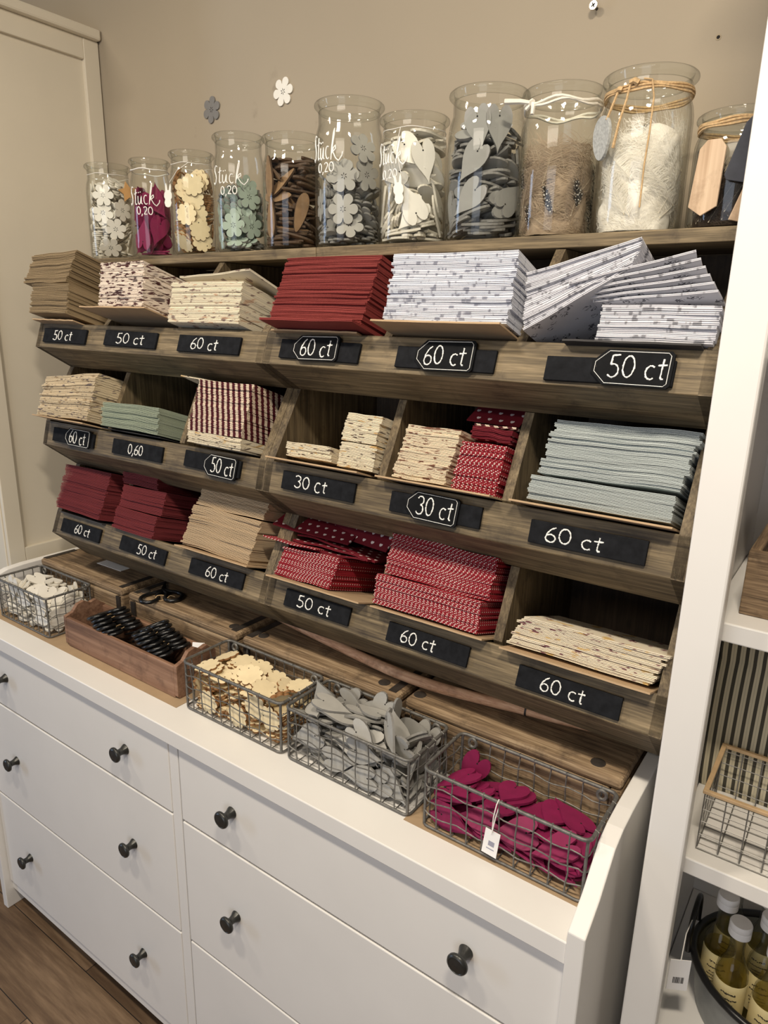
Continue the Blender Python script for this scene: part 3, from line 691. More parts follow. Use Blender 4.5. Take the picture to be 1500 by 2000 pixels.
# resting poses of the loose wooden pieces: x, y, z in tenths of a millimetre, then a quaternion in thousandths
PILES = {
 'b1': ('h', 44, [
  (1151,-178,420,38,706,-38,-706), (-466,134,897,687,110,123,708), (538,-237,789,292,410,-845,-182), (856,-117,679,881,77,420,203), (-523,-536,870,77,-77,-703,-703),
  (712,-536,351,597,597,378,-378), (1103,-100,531,697,118,697,118), (32,-536,679,455,-455,542,542), (149,-342,854,884,123,-35,450), (804,-490,713,516,545,-469,465),
  (-180,385,903,88,852,516,-14), (-1151,-174,721,69,704,-69,-704), (-64,324,866,707,-48,-91,-700), (1007,45,613,682,186,-682,-186), (782,421,679,745,571,-299,171),
  (-484,-352,24,757,0,0,-654), (-784,-229,758,297,-280,879,247), (791,-234,83,492,-57,9,-869), (-789,-386,348,817,161,-99,545), (-564,-239,803,522,366,143,-757),
  (767,-75,634,105,421,68,898), (-654,-369,192,27,595,803,20), (1055,-92,530,676,208,676,208), (381,42,767,961,75,46,261), (789,484,514,620,594,340,-383),
  (615,402,772,439,-622,-364,-536), (-768,336,859,448,-15,-73,891), (372,-185,498,13,-111,12,-994), (-78,-84,828,439,70,-98,891), (960,-114,259,26,190,-17,981),
  (181,-191,432,368,78,30,926), (1006,-128,189,23,955,-227,-190), (-383,-264,158,27,808,587,50), (-879,-433,660,364,94,716,588), (203,-174,72,0,971,-240,0),
  (-777,-385,120,842,0,0,539), (184,-236,338,504,-156,-9,-849), (-395,-354,518,760,20,-70,646), (301,-147,798,104,32,-128,986), (501,-353,151,758,-35,-24,651),
  (152,-175,24,257,0,0,-967), (408,137,725,906,80,31,415), (114,-175,295,172,-142,-64,-973), (-382,-169,310,242,-4,-10,-970), (-963,-178,221,292,32,-6,-956),
  (-802,152,786,908,34,-66,412), (-428,-154,358,362,-5,-9,-932), (-956,-268,346,936,177,64,-298), (-948,-190,493,990,132,47,-33), (704,-125,466,186,-182,61,-964),
  (-112,261,739,482,-26,62,-874), (803,536,386,500,-500,-500,-500), (-594,-151,596,64,-947,311,40), (-256,-306,408,915,-9,6,403), (-436,-172,637,971,64,83,-216),
  (12,-258,661,659,101,-15,745), (856,-53,460,10,964,-182,-192), (-950,-130,560,970,122,69,-201), (-662,54,731,847,80,-28,-525), (855,-130,604,881,77,420,203),
  (122,-320,811,830,119,-48,543), (-898,72,661,957,116,75,-256), (-471,536,519,356,-356,-611,-611), (250,276,652,351,65,-20,934), (-419,-138,486,29,-105,993,44),
  (837,52,370,790,134,138,582), (811,280,444,116,-854,-483,153),
 ]),
 'b3': ('f9b', 87, [
  (84,-153,998,886,164,58,430), (627,-297,929,804,-148,161,-553), (1027,-536,547,522,522,-477,477), (602,-506,634,360,-434,565,603), (108,-536,266,203,-203,677,677),
  (-752,-536,270,124,124,696,-696), (1046,288,887,328,3,-4,-945), (-1048,-289,886,765,12,-106,636), (-61,287,926,881,47,105,458), (-592,290,905,180,6,-13,984),
  (438,298,775,960,-11,265,-87), (1043,-307,853,240,903,38,354), (-1055,268,888,159,-169,973,-16), (825,189,789,43,302,100,947), (1036,-238,603,468,-17,29,-883),
  (-905,-297,857,815,105,-17,-569), (500,-295,94,996,42,38,73), (-620,-294,792,544,2,77,-836), (-1190,-268,526,608,361,608,361), (1029,293,679,314,68,-945,64),
  (1047,-213,874,36,806,-406,429), (1040,-286,168,15,-994,100,29), (-903,-284,624,166,-46,42,984), (514,-288,214,357,88,-39,-929), (-291,-284,201,40,-100,3,994),
  (179,-154,922,691,174,0,701), (-91,-149,942,764,173,18,622), (1047,-288,264,643,-10,32,-765), (-565,-222,430,270,151,-4,-951), (1039,-249,314,258,-23,24,-966),
  (-655,248,856,33,4,-14,999), (221,-210,720,25,-519,-852,-65), (-831,-285,533,679,-62,10,732), (-508,-266,24,169,0,0,986), (1001,-296,122,995,21,25,97),
  (-56,-296,581,145,-563,812,-54), (-605,-270,598,741,-63,4,668), (-1042,173,736,521,55,-38,851), (-697,-249,219,968,-5,-4,-250), (-1238,-278,508,573,-414,-573,414),
  (1039,-251,73,420,32,-6,907), (-96,-239,346,315,-23,11,949), (-387,-287,132,883,40,-92,-458), (-512,-223,345,149,-381,912,-22), (305,-247,503,534,11,9,845),
  (959,293,606,272,218,108,931), (592,-218,838,49,189,-78,978), (501,-273,343,927,10,34,374), (-585,-238,373,50,822,549,142), (1042,-244,458,976,11,32,-215),
  (1047,-250,217,984,13,30,-173), (1036,-239,506,521,34,0,853), (-788,-249,482,707,-64,0,704), (-1040,-266,72,522,0,0,853), (-1042,-286,24,225,0,0,974),
  (375,-242,235,988,-18,-95,124), (1036,-238,555,998,16,30,-53), (1041,294,254,62,-22,-35,-997), (-79,-251,527,437,-118,-100,886), (1012,297,522,137,882,-402,-201),
  (-1066,-244,235,744,157,-169,-628), (-827,-214,771,995,63,45,-59), (1041,286,207,973,-40,11,-227), (-174,-253,72,621,0,0,784), (1041,289,365,129,768,-623,-71),
  (-4,-244,302,6,-536,844,-25), (484,-231,775,305,-63,113,-944), (958,-238,367,114,-26,21,-993), (986,288,112,9,20,37,999), (331,-241,455,14,397,-918,-4),
  (582,-210,675,78,9,60,-995), (-5,291,736,651,158,-15,-742), (361,-217,63,644,57,-4,763), (1001,296,159,569,-4,41,821), (-899,-177,734,213,-26,73,-974),
  (-299,-154,861,994,68,-19,88), (-1017,-241,314,476,206,-103,-849), (-113,291,758,156,-111,-113,975), (148,-238,239,227,-96,-16,969), (507,-224,560,694,69,113,708),
  (-916,-245,120,994,0,0,112), (960,287,496,317,-240,39,-917), (-97,-143,771,464,45,56,-883), (-829,-239,168,975,0,0,222), (-665,297,754,260,116,0,959),
  (716,192,562,922,40,211,321), (-259,-208,576,118,422,893,98), (-103,-143,819,975,66,-28,209), (873,-61,24,876,0,0,482),
 ]),
 'b4': ('hb', 67, [
  (-613,-177,1116,585,66,110,801), (400,-536,727,510,-510,490,490), (266,-536,217,551,551,443,-443), (-161,-536,352,443,443,-551,551), (-927,-536,556,588,588,392,-392),
  (282,-430,862,270,-398,708,517), (762,-286,1079,733,395,-531,160), (601,-476,189,573,630,326,-412), (900,-234,898,460,717,353,-388), (600,100,950,352,-200,538,-740),
  (22,440,961,677,677,203,-203), (-451,-261,1035,42,-472,-873,114), (963,-481,280,394,-303,637,589), (-43,203,1049,132,772,617,-83), (-614,440,817,577,577,-408,408),
  (811,475,807,621,-532,437,375), (955,97,801,444,449,774,-45), (987,535,675,123,-127,-695,-697), (215,-359,754,769,287,237,-520), (1010,-181,431,91,-326,-192,-921),
  (1155,276,423,232,-330,783,-473), (1073,-203,95,1,238,-968,-74), (395,366,991,421,556,-358,-621), (-17,25,1003,924,-133,-74,-350), (-1120,150,970,259,-18,707,-658),
  (1178,-211,649,479,-5,830,285), (-943,-252,971,899,31,-257,354), (-458,-114,588,142,957,-252,33), (-132,149,1012,809,-137,75,567), (-718,536,769,656,656,264,-264),
  (-657,-157,838,55,-107,118,986), (926,94,852,447,530,721,3), (-37,-348,611,798,49,330,-502), (808,-385,815,814,-281,-89,-500), (-411,-306,416,760,-93,273,-582),
  (110,-16,857,281,-73,-389,-874), (883,-266,447,153,-463,-801,346), (1107,388,376,463,767,296,331), (889,278,24,625,0,0,-781), (-688,-335,141,871,103,124,464),
  (239,-278,694,552,195,319,-746), (889,-212,630,23,-78,-284,-955), (-950,-371,352,854,23,28,-519), (-1124,-281,753,909,-313,70,-267), (-274,488,791,556,556,437,-437),
  (-334,151,636,15,64,-176,-982), (863,-365,218,654,394,-380,522), (-946,-49,81,217,-57,-40,974), (-630,178,551,119,-22,-145,-982), (-644,-179,310,427,25,-26,904),
  (-334,-243,141,670,126,86,726), (-127,-98,477,166,547,-36,820), (353,-83,384,187,329,41,-924), (-912,-119,474,391,-15,29,920), (930,227,501,513,196,794,-263),
  (305,-360,676,796,337,-162,476), (178,285,702,67,445,818,-358), (-1009,-169,150,991,46,24,126), (-49,-278,325,474,295,-759,-334), (-784,-117,49,997,30,-63,-41),
  (-816,28,798,136,952,-182,203), (88,-111,350,106,-813,47,570), (911,-63,375,183,919,113,-331), (-951,-1,859,631,135,-219,-732), (-309,26,873,185,351,-911,112),
  (355,-138,238,945,145,-55,-289), (-464,45,857,145,961,170,-160), (17,-254,305,772,312,489,260), (523,349,678,351,776,-515,98), (-5,242,708,92,34,-933,347),
  (828,-201,56,834,50,55,-547), (523,397,570,435,-62,359,824), (-91,536,734,569,569,420,-420), (409,-105,483,188,-907,258,-274), (683,385,335,205,826,-506,141),
  (-388,-95,368,162,246,-45,954), (512,313,216,537,0,0,-844), (-821,-74,423,27,866,-499,19), (448,-121,211,918,149,-43,-365), (584,158,120,1000,0,0,-2),
  (-681,287,468,392,-54,136,908), (256,224,600,905,-309,146,252),
 ]),
 'b5': ('hb', 42, [
  (794,-383,432,22,-475,-839,-265), (141,-403,389,199,-494,-797,-284), (775,371,534,521,-107,-18,-847), (-848,-536,213,558,558,-434,434), (-465,-382,351,219,-589,-728,-275),
  (-198,162,616,4,0,995,-96), (-1072,484,469,721,650,196,-142), (-1083,2,584,949,3,-129,-288), (557,159,552,994,-71,82,6), (-899,-364,581,822,-65,-100,556),
  (1074,-205,414,92,241,-963,-77), (-748,-138,492,923,55,-197,-326), (882,-353,120,853,0,0,522), (-132,-24,555,194,-23,93,976), (-86,162,568,995,-96,-4,0),
  (388,159,531,51,-350,-930,95), (428,-55,408,763,-75,12,-641), (1113,-142,264,0,982,-191,0), (-877,-160,290,38,869,-491,52), (243,-345,171,860,-21,137,490),
  (774,-292,312,0,717,697,0), (427,-314,250,62,459,-882,-86), (-176,-369,168,0,-544,839,0), (-733,371,381,172,846,494,104), (-230,-116,259,32,-394,912,-108),
  (-101,181,452,898,-58,-90,-426), (384,242,419,101,940,321,-50), (975,-36,405,988,41,113,-102), (-954,-23,521,132,-151,980,2), (-480,145,448,976,-83,-138,-148),
  (1109,27,72,171,0,0,985), (-303,-347,120,803,0,0,-596), (-1082,-156,357,21,292,956,6), (-972,-292,168,881,0,0,-473), (893,367,346,550,-42,23,-834),
  (1015,-191,168,978,0,0,209), (-260,371,228,516,-54,-92,-850), (-1054,4,446,981,40,-126,-139), (-402,157,374,22,25,-59,-998), (267,175,346,905,-40,87,415),
  (164,356,284,575,9,96,813), (-448,-161,72,997,0,0,-78), (719,283,284,401,-45,17,915), (496,-59,24,588,0,0,809), (-492,-8,120,981,0,0,-192),
  (107,117,72,974,0,0,228), (1083,144,24,997,0,0,83), (-151,-58,24,992,0,0,130), (1100,-7,216,0,990,-138,0), (-912,-62,72,394,0,0,919),
  (264,191,127,886,15,71,459), (331,232,164,308,60,40,949),
 ]),
 'j1': ('f6s', 71, [
  (249,-347,1500,673,673,216,216), (395,-163,700,551,620,341,443), (176,-345,1090,629,-695,-136,320), (251,-244,256,421,802,376,197), (440,42,1176,322,-595,-383,629),
  (288,62,1844,725,-240,146,-629), (288,312,404,480,597,111,-633), (198,248,545,334,-873,339,-111), (274,-49,1771,636,-257,113,-719), (-220,-375,1547,655,696,-74,-286),
  (275,60,1676,954,10,272,128), (174,-291,1031,665,-672,-222,238), (-194,-310,1030,241,755,217,-570), (-366,-245,671,126,487,477,721), (-176,-343,1602,619,-707,13,-343),
  (-6,-267,593,45,20,-11,999), (290,52,1793,301,-281,2,-911), (-3,-266,548,23,-49,-998,-21), (-302,291,328,75,-642,487,587), (42,225,374,309,-91,-253,912),
  (10,-250,504,17,244,-969,-29), (167,-119,1257,915,-384,-47,-115), (268,82,1628,351,242,123,896), (182,200,163,617,-132,8,-776), (-100,237,62,20,0,0,-1000),
  (46,-251,724,280,19,-1,960), (97,319,1406,371,887,211,-178), (114,-144,1587,334,836,362,-240), (-7,432,864,515,456,-468,555), (40,-256,636,872,-1,20,-490),
  (227,166,621,928,240,-258,119), (106,229,131,976,-56,121,170), (-331,-261,973,403,785,-25,-470), (160,-246,1000,167,-555,439,686), (0,-253,460,947,33,12,319),
  (-276,-266,995,654,-590,186,-435), (-183,85,1789,691,-83,299,-653), (77,119,931,803,-71,35,591), (-191,-183,168,807,46,-26,588), (198,121,516,170,177,919,309),
  (-225,-121,90,505,29,49,-861), (-172,-194,211,221,2,50,-974), (-74,-251,377,244,27,-31,969), (-222,-129,130,317,20,-51,947), (-27,-248,418,288,30,-22,957),
  (0,-187,1594,398,815,-409,102), (155,152,1015,977,-74,-29,-199), (143,290,1295,888,-372,176,206), (-113,-238,335,271,-8,41,-962), (89,325,1467,640,-221,348,649),
  (-154,-219,252,291,26,-41,955), (102,313,1344,328,-64,406,850), (70,418,1596,542,656,-457,259), (231,164,681,504,336,107,-789), (-125,-231,293,7,246,-968,-44),
  (200,164,721,228,-153,-317,908), (122,-221,1018,298,-630,322,641), (50,154,968,70,777,625,-39), (-48,-97,685,17,105,-994,-9), (-300,-131,1152,489,514,-691,138),
  (127,263,1263,400,817,-403,99), (-263,-98,1153,153,706,493,-485), (-224,-113,1222,356,103,-855,362), (-47,8,767,958,-70,-48,-273), (-158,134,874,782,-47,-67,-618),
  (-229,99,1768,938,98,294,-156), (-183,-94,1241,134,688,519,-489), (-291,169,499,428,-663,-613,26), (86,204,1206,571,-184,368,710), (-342,206,1585,366,-816,-83,439),
  (128,245,1216,731,-270,310,544), (-52,29,851,996,-80,-22,21), (-274,108,1746,35,279,-135,950),
 ]),
 'j2': ('h', 22, [
  (332,-116,550,639,497,503,303), (334,-105,1175,157,490,-476,-713), (78,-343,500,17,-140,693,-707), (-17,-274,903,513,75,-546,-658), (212,-10,480,844,-408,-284,200),
  (124,-117,779,440,-494,64,747), (-42,-235,279,501,-113,-578,-634), (-97,106,64,873,0,0,-488), (-171,-188,1413,696,87,-584,408), (169,242,1017,705,-664,104,226),
  (243,-22,1332,212,-312,786,-491), (66,187,1214,799,579,18,-164), (24,56,293,765,-55,-464,-444), (124,79,918,442,791,395,150), (52,148,112,726,-1,0,688),
  (-231,-297,1177,220,244,704,630), (-67,-238,409,108,-231,775,-579), (83,3,693,777,-99,-488,-385), (52,-78,875,455,252,828,-210), (100,309,811,77,-148,649,742),
  (34,126,415,494,-464,22,735), (-170,-15,1162,256,662,11,-705), (-131,70,535,217,-432,151,862), (-75,-92,1118,696,-340,628,-76), (-224,42,771,842,142,520,-39),
  (56,341,916,65,-137,652,743), (-70,18,999,341,446,557,612), (-159,1,390,414,121,877,-213), (-377,-7,751,533,480,-459,-524), (-8,372,1020,36,-103,659,744),
  (-211,-77,1069,459,319,679,477),
 ]),
 'j3': ('f9', 53, [
  (289,-244,1480,641,641,298,298), (350,-142,520,550,619,342,444), (159,-343,850,683,697,122,182), (-22,-300,241,354,737,522,-245), (250,-211,1180,580,683,182,405),
  (335,-72,288,692,-393,-588,143), (289,-155,880,597,616,347,379), (234,-2,1581,592,-679,103,421), (-127,-216,481,373,-55,272,885), (91,-270,1407,598,676,218,371),
  (-237,-252,1574,815,470,-251,-226), (-20,-302,313,158,322,843,-400), (166,-248,1326,201,387,-589,-681), (-239,-254,1674,149,-729,-426,-515), (-192,105,62,0,-956,293,-1),
  (211,311,1580,44,494,618,-609), (-106,-224,1189,39,-789,-458,407), (183,-72,1500,211,119,-677,-695), (220,320,453,648,-694,284,-137), (-253,-295,1006,301,670,283,-616),
  (-100,-199,519,949,-277,11,-153), (141,176,106,676,7,1,-737), (216,36,1610,274,559,-464,630), (171,146,1145,122,111,-7,986), (128,181,1246,105,-436,-893,28),
  (172,148,1190,309,-97,53,-944), (153,148,801,566,84,-150,806), (101,203,1298,923,59,92,369), (112,192,723,102,-662,-729,-140), (160,159,927,109,-587,-802,13),
  (-226,-260,1015,361,-648,-225,-632), (52,170,1352,19,-994,19,107), (159,151,1058,901,-28,108,-418), (153,153,1104,939,-16,110,-326), (160,155,1013,101,-573,-812,47),
  (-214,81,133,989,40,-48,-131), (-102,-173,771,544,109,131,-821), (76,199,677,17,-197,-965,-173), (234,-12,423,771,124,-500,-374), (72,-6,697,159,-944,-280,-66),
  (84,209,196,271,-84,44,-958), (-209,99,1648,236,-179,-902,315), (-174,-171,373,321,-152,-297,-887), (-231,-38,624,906,-107,146,-382), (11,240,1569,47,-605,-692,391),
  (-248,98,1185,599,-425,-674,-72), (-92,378,1028,135,31,-675,-725), (-45,207,1572,178,236,315,902), (-157,146,1639,717,-22,393,576), (-164,-193,333,177,398,-854,282),
  (3,225,1649,348,222,-892,185), (-144,-145,1268,629,150,394,653), (-37,272,450,605,360,217,-676), (-365,117,393,532,232,-719,-383),
 ]),
 'j4': ('f6s', 40, [
  (177,-389,530,684,697,119,180), (413,-125,1113,147,660,-357,-645), (419,-86,520,462,617,345,535), (143,-268,235,307,228,-245,891), (319,-110,1307,661,419,569,251),
  (275,-244,700,548,698,113,447), (28,-289,1100,346,859,325,-195), (-226,-366,291,530,-164,645,526), (363,-101,980,563,563,428,428), (-251,-353,729,618,-238,612,432),
  (254,-96,213,104,-630,701,318), (195,207,740,286,815,-456,213), (37,-197,732,751,-444,88,482), (21,-199,802,488,-92,-443,-746), (-307,-114,1252,188,-305,-238,903),
  (-176,186,62,567,1,0,824), (160,-206,218,50,248,-909,-331), (260,364,1003,627,325,-629,324), (-156,-170,940,394,913,-108,-17), (-220,-167,885,735,-273,285,552),
  (201,351,1098,187,-546,-447,-683), (-259,-293,719,628,-252,606,417), (188,177,142,894,-11,118,433), (176,205,186,980,-45,109,158), (-267,-3,105,1,-212,-977,-1),
  (196,181,434,914,-66,-74,-394), (20,259,122,98,896,-427,-66), (34,-114,1153,117,-93,959,-243), (86,255,243,923,-21,115,366), (168,182,817,160,-14,-356,-920),
  (-291,-63,312,328,835,-410,-162), (183,101,402,25,633,-768,95), (-4,430,579,770,-635,-54,-42), (146,128,925,370,-189,300,859), (-298,-10,1222,298,-857,359,-217),
  (83,177,639,30,-140,-951,273), (13,-137,496,119,107,987,-2), (-41,263,312,52,990,83,-104), (73,-83,942,765,-326,274,484), (-274,53,352,3,-854,-414,315),
  (152,234,1190,583,19,655,480),
 ]),
 'j5': ('leaf', 124, [
  (467,-293,692,551,-643,-274,456), (-120,-542,600,703,703,-77,-77), (-167,-530,1400,702,695,-132,-83), (97,-428,1272,173,-441,-713,-517), (-28,-417,1022,558,390,395,-617),
  (361,-198,1106,60,972,-225,14), (290,-252,233,153,916,-369,27), (345,-189,1567,956,3,-34,-290), (210,-307,388,830,27,158,-535), (408,-14,1321,997,-64,7,-43),
  (409,62,1215,13,51,-997,63), (95,-405,111,601,-4,-3,799), (86,-190,64,993,0,0,-114), (396,140,392,956,-193,196,101), (-47,-331,504,53,634,-771,27),
  (226,376,438,192,352,-843,358), (324,-218,599,86,-276,-954,-75), (196,-43,846,607,-69,-787,88), (-180,-374,151,2,551,-833,61), (348,217,220,61,244,-962,108),
  (-175,-402,1484,109,685,546,-469), (-102,-381,206,793,-65,15,606), (262,-94,1414,412,-38,-13,910), (373,170,1365,234,39,-27,-971), (222,-151,1669,537,-52,4,842),
  (292,42,1512,32,-276,961,-16), (-184,-356,650,513,-94,-75,-850), (388,-74,760,42,994,-100,-29), (-73,-204,1490,782,-38,47,620), (-279,-273,1700,54,918,392,-34),
  (163,-255,360,750,6,165,-640), (-46,-290,672,442,-86,-82,-889), (249,81,563,33,-420,-851,314), (-14,-391,799,652,-76,63,-752), (-167,-21,64,0,953,-304,0),
  (348,156,63,3,236,-972,0), (241,-66,1138,13,211,-976,60), (65,-138,147,89,760,637,-88), (226,3,1459,438,34,-20,-898), (274,149,684,13,-402,916,-3),
  (182,-71,1602,763,-35,-25,645), (196,426,761,581,99,-584,559), (-219,-198,1541,390,-34,-49,-919), (323,107,1259,998,-63,10,19), (392,-16,945,49,-54,-137,988),
  (270,138,192,19,-7,-993,116), (176,323,1138,832,-47,43,551), (-91,405,1069,620,-42,184,762), (-88,-256,897,14,-322,943,80), (153,346,1400,765,-74,-208,604),
  (164,-124,1203,63,971,225,-52), (-180,10,797,100,859,-442,236), (352,140,1755,2,-986,-156,65), (-79,-34,647,327,-256,-192,-889), (216,252,881,452,-302,-42,-838),
  (46,-57,184,124,882,-448,74), (171,-85,469,561,-63,27,-825), (79,-217,1074,689,-41,94,-718), (-374,73,910,66,72,-52,994), (-393,121,64,0,-985,173,0),
  (160,380,1692,569,-147,-70,-806), (-430,-209,1130,529,-418,705,-220), (154,157,1016,790,146,41,-594), (-347,1,1618,17,124,-990,61), (191,126,355,854,-43,99,509),
  (100,354,1643,198,610,-760,104), (166,243,1569,494,16,-83,-865), (-59,-124,561,804,-6,91,588), (-267,-10,1423,949,-53,32,310), (-71,167,1379,329,-25,38,-943),
  (-51,-13,218,141,-31,141,979), (51,50,599,903,-310,85,-285), (-236,-187,1588,483,-38,-45,-873), (-399,-111,274,982,-93,49,156), (-154,-106,1180,87,977,-187,-44),
  (-435,-230,1250,196,722,386,540), (-382,-174,721,185,-1,-102,-977), (-172,-209,1738,644,-76,-44,-760), (-164,-133,968,78,-903,-422,-26), (-382,171,1348,3,-182,-980,76),
  (153,406,514,518,-74,-293,-800), (-15,186,1226,93,341,933,-64), (-131,-145,1016,66,-880,468,41), (-270,23,1320,237,42,-104,-965), (-315,21,195,981,-53,-39,-182),
  (100,399,243,796,-77,100,592), (58,424,539,280,730,614,-107), (-363,-84,548,56,996,31,-60), (5,518,1335,671,-673,-228,-214), (-135,135,1477,462,35,-20,-886),
  (-173,-204,407,165,-741,-650,18), (-192,112,1265,727,-21,-110,-678), (-149,116,1524,36,-436,899,-18), (-184,-61,337,734,-103,-11,-671), (-194,47,368,11,668,737,-103),
  (-16,358,1244,13,677,-727,113), (-103,213,682,97,-280,926,-234), (-157,318,937,731,-115,221,-635),
 ]),
 'j6': ('f6', 47, [
  (260,-483,1250,672,696,125,220), (238,-482,660,689,689,161,161), (485,-188,1762,312,-798,-194,478), (532,-130,1300,494,608,360,506), (310,-373,389,515,-691,-506,-37),
  (363,23,508,44,275,909,-312), (-354,-443,773,396,50,705,586), (35,-379,573,425,218,-533,-699), (-88,-342,225,65,993,-83,62), (352,-23,763,193,-26,116,974),
  (322,229,929,99,-953,-101,-266), (-163,-307,62,934,-2,0,-357), (183,-479,1277,700,-664,-244,100), (365,411,662,465,764,48,-443), (108,-326,106,2,938,346,-1),
  (315,39,134,52,965,-258,-12), (218,-75,968,43,967,-169,187), (328,-38,279,215,-80,-112,-967), (362,-23,598,286,-49,312,905), (94,-226,898,189,221,956,-32),
  (-191,-344,1135,172,927,-41,-331), (-255,-115,124,995,-74,-66,-28), (328,128,170,37,946,319,-39), (-325,-354,828,147,312,635,692), (263,203,62,0,985,-171,0),
  (86,-218,847,298,146,-124,-935), (-286,-329,862,607,701,-90,-362), (356,38,347,92,315,-939,103), (-361,-382,772,679,412,-575,198), (341,85,291,118,39,132,983),
  (-361,-188,512,191,-939,65,-277), (-362,-74,941,408,-589,443,539), (304,294,418,46,-168,-853,492), (228,292,1207,158,651,-742,-27), (-402,-101,402,302,-700,618,-193),
  (-54,-287,265,245,-71,55,965), (219,-38,1010,187,568,801,42), (-407,-81,344,614,-196,-300,703), (-119,-226,515,303,-577,630,-422), (97,338,1179,17,-167,-82,-982),
  (-248,207,121,615,-9,-101,-782), (277,347,431,344,-316,-380,-798), (33,-219,1209,966,-31,74,245), (-401,-50,297,83,-335,-128,930), (53,-209,1161,64,959,-272,-49),
  (-51,-179,529,841,-15,-519,-152), (-130,316,1097,57,-888,-400,217), (-60,348,658,744,-41,-128,-654), (-53,351,1106,224,103,-969,14), (79,355,1135,96,980,-70,-159),
 ]),
 'j7': ('h', 54, [
  (438,-302,1350,578,664,244,408), (279,-457,656,388,-70,693,-603), (230,-424,1500,567,700,-102,423), (250,-214,1136,349,775,-453,269), (-167,-406,1186,471,-389,-350,-710),
  (346,-98,1841,315,-4,37,948), (280,51,815,110,947,-31,300), (513,60,769,749,-341,540,-179), (379,-64,1231,892,-397,-192,95), (89,-372,169,724,-34,-69,686),
  (-98,-348,64,677,0,0,-736), (515,74,475,454,366,523,621), (256,-422,455,453,-26,-717,-529), (-20,-248,846,963,-167,-201,-62), (-208,-402,1320,170,68,-843,505),
  (-462,-295,668,626,619,-261,-396), (-296,-276,526,492,-634,582,-134), (221,66,882,253,553,793,-27), (321,105,1644,4,180,-980,80), (347,-10,64,0,-29,1000,0),
  (96,374,1781,165,854,482,-103), (234,186,138,235,-59,-50,-969), (174,-167,315,880,115,-15,-460), (-300,-337,361,766,45,-508,392), (173,233,342,18,-720,612,327),
  (165,-146,112,229,1,0,-973), (-192,-239,399,34,-770,-279,-573), (-57,-240,460,274,573,38,-771), (336,24,324,2,66,93,-993), (-389,-167,586,170,-839,-190,-481),
  (-441,-78,1045,768,-556,107,-300), (-179,-146,1767,106,-124,-49,985), (-377,-280,697,16,614,476,629), (282,245,1297,403,884,30,234), (356,96,186,58,223,-972,50),
  (-123,-210,467,222,569,76,-788), (-217,-284,176,507,77,-19,-858), (-150,112,64,459,0,0,889), (149,-247,1647,939,142,-122,-287), (-200,-332,1512,27,-191,920,-342),
  (204,-135,1111,648,-347,262,626), (-161,-218,1717,778,-52,-123,614), (242,-175,598,571,-61,334,748), (210,378,916,168,-391,505,-751), (276,91,1381,207,-312,311,874),
  (-316,-228,342,857,232,-454,77), (139,197,562,930,-161,144,-297), (224,61,1300,895,-356,-259,-66), (212,317,1678,806,-16,7,592), (92,-40,469,424,12,138,-895),
  (244,60,1158,891,-343,-277,-109), (-81,-254,1414,725,-315,136,598), (-233,-90,916,472,338,-752,313), (21,-72,1726,84,-125,-46,988), (-285,62,231,812,320,206,-443),
  (-381,-61,1611,102,75,988,83), (302,12,1173,895,-392,-203,72), (-138,129,1049,434,126,848,-278), (-210,369,621,65,-724,506,464), (-122,-266,1300,560,-215,-359,-715),
  (-383,29,1757,203,172,964,8), (-88,292,734,567,430,687,-147), (-481,270,412,368,-337,585,-639), (-194,419,766,517,504,-58,689), (-233,-164,1576,172,-459,870,-45),
 ]),
 'j8': ('h', 69, [
  (30,-575,1200,680,669,230,-195), (130,-561,1700,693,707,19,141), (414,-400,1700,651,651,276,276), (0,-576,620,653,653,271,-270), (549,-90,673,144,-538,327,-764),
  (17,-439,1730,286,-612,661,328), (180,-355,1175,857,-165,-175,-456), (-457,-320,446,474,771,-23,-426), (-8,-432,404,101,588,794,117), (377,-155,977,377,-94,47,920),
  (443,83,1017,330,937,-78,86), (493,-151,590,202,-777,25,596), (-13,-424,1673,753,357,249,-494), (217,-53,889,627,7,-96,-773), (-265,-342,245,580,168,-97,-791),
  (-116,-177,202,508,-153,-107,841), (215,-309,1027,885,-38,-98,-454), (189,-386,241,56,-395,-915,-65), (-350,-247,1255,78,896,437,-8), (147,-125,1341,576,117,-149,-796),
  (193,-297,159,854,59,65,-513), (415,168,1740,88,934,70,-339), (419,-94,324,71,-964,252,43), (388,-185,215,68,-930,357,53), (-10,-463,610,592,-308,481,568),
  (479,293,1365,149,-639,-418,628), (225,-147,1568,33,716,-694,-70), (253,-205,123,301,49,-72,950), (299,438,213,109,-627,-483,-602), (302,-114,1281,843,-202,-171,469),
  (-353,-254,679,169,-177,-380,-892), (-260,-250,200,651,158,-112,-734), (209,-213,839,459,-70,91,881), (370,11,1642,264,204,51,941), (287,150,136,154,-17,98,-983),
  (-93,154,120,783,46,96,-612), (195,126,1626,991,-25,99,82), (79,-219,711,139,882,445,72), (167,33,363,640,48,-180,-745), (315,14,1724,814,130,167,541),
  (-205,-206,1523,33,-929,-369,8), (-203,-326,1075,79,-451,889,22), (-373,-206,1115,27,-923,-377,-76), (497,133,1245,610,9,-769,193), (-114,294,63,704,1,-1,710),
  (180,69,410,180,331,925,-46), (-250,-66,1050,79,-878,472,-27), (-472,4,1458,189,619,259,717), (-224,-193,1352,184,10,-81,-979), (-275,-194,1301,81,978,193,10),
  (211,-99,573,520,-156,11,840), (234,184,265,771,20,-97,629), (6,-361,1674,211,-460,774,381), (-125,-250,882,835,-106,44,537), (-438,-41,339,859,-141,-451,196),
  (242,-117,684,358,-152,39,920), (172,-108,1264,946,-44,-261,-186), (-144,-177,1001,994,52,-65,72), (-270,-185,1757,918,351,-22,-183), (333,162,801,4,211,-969,127),
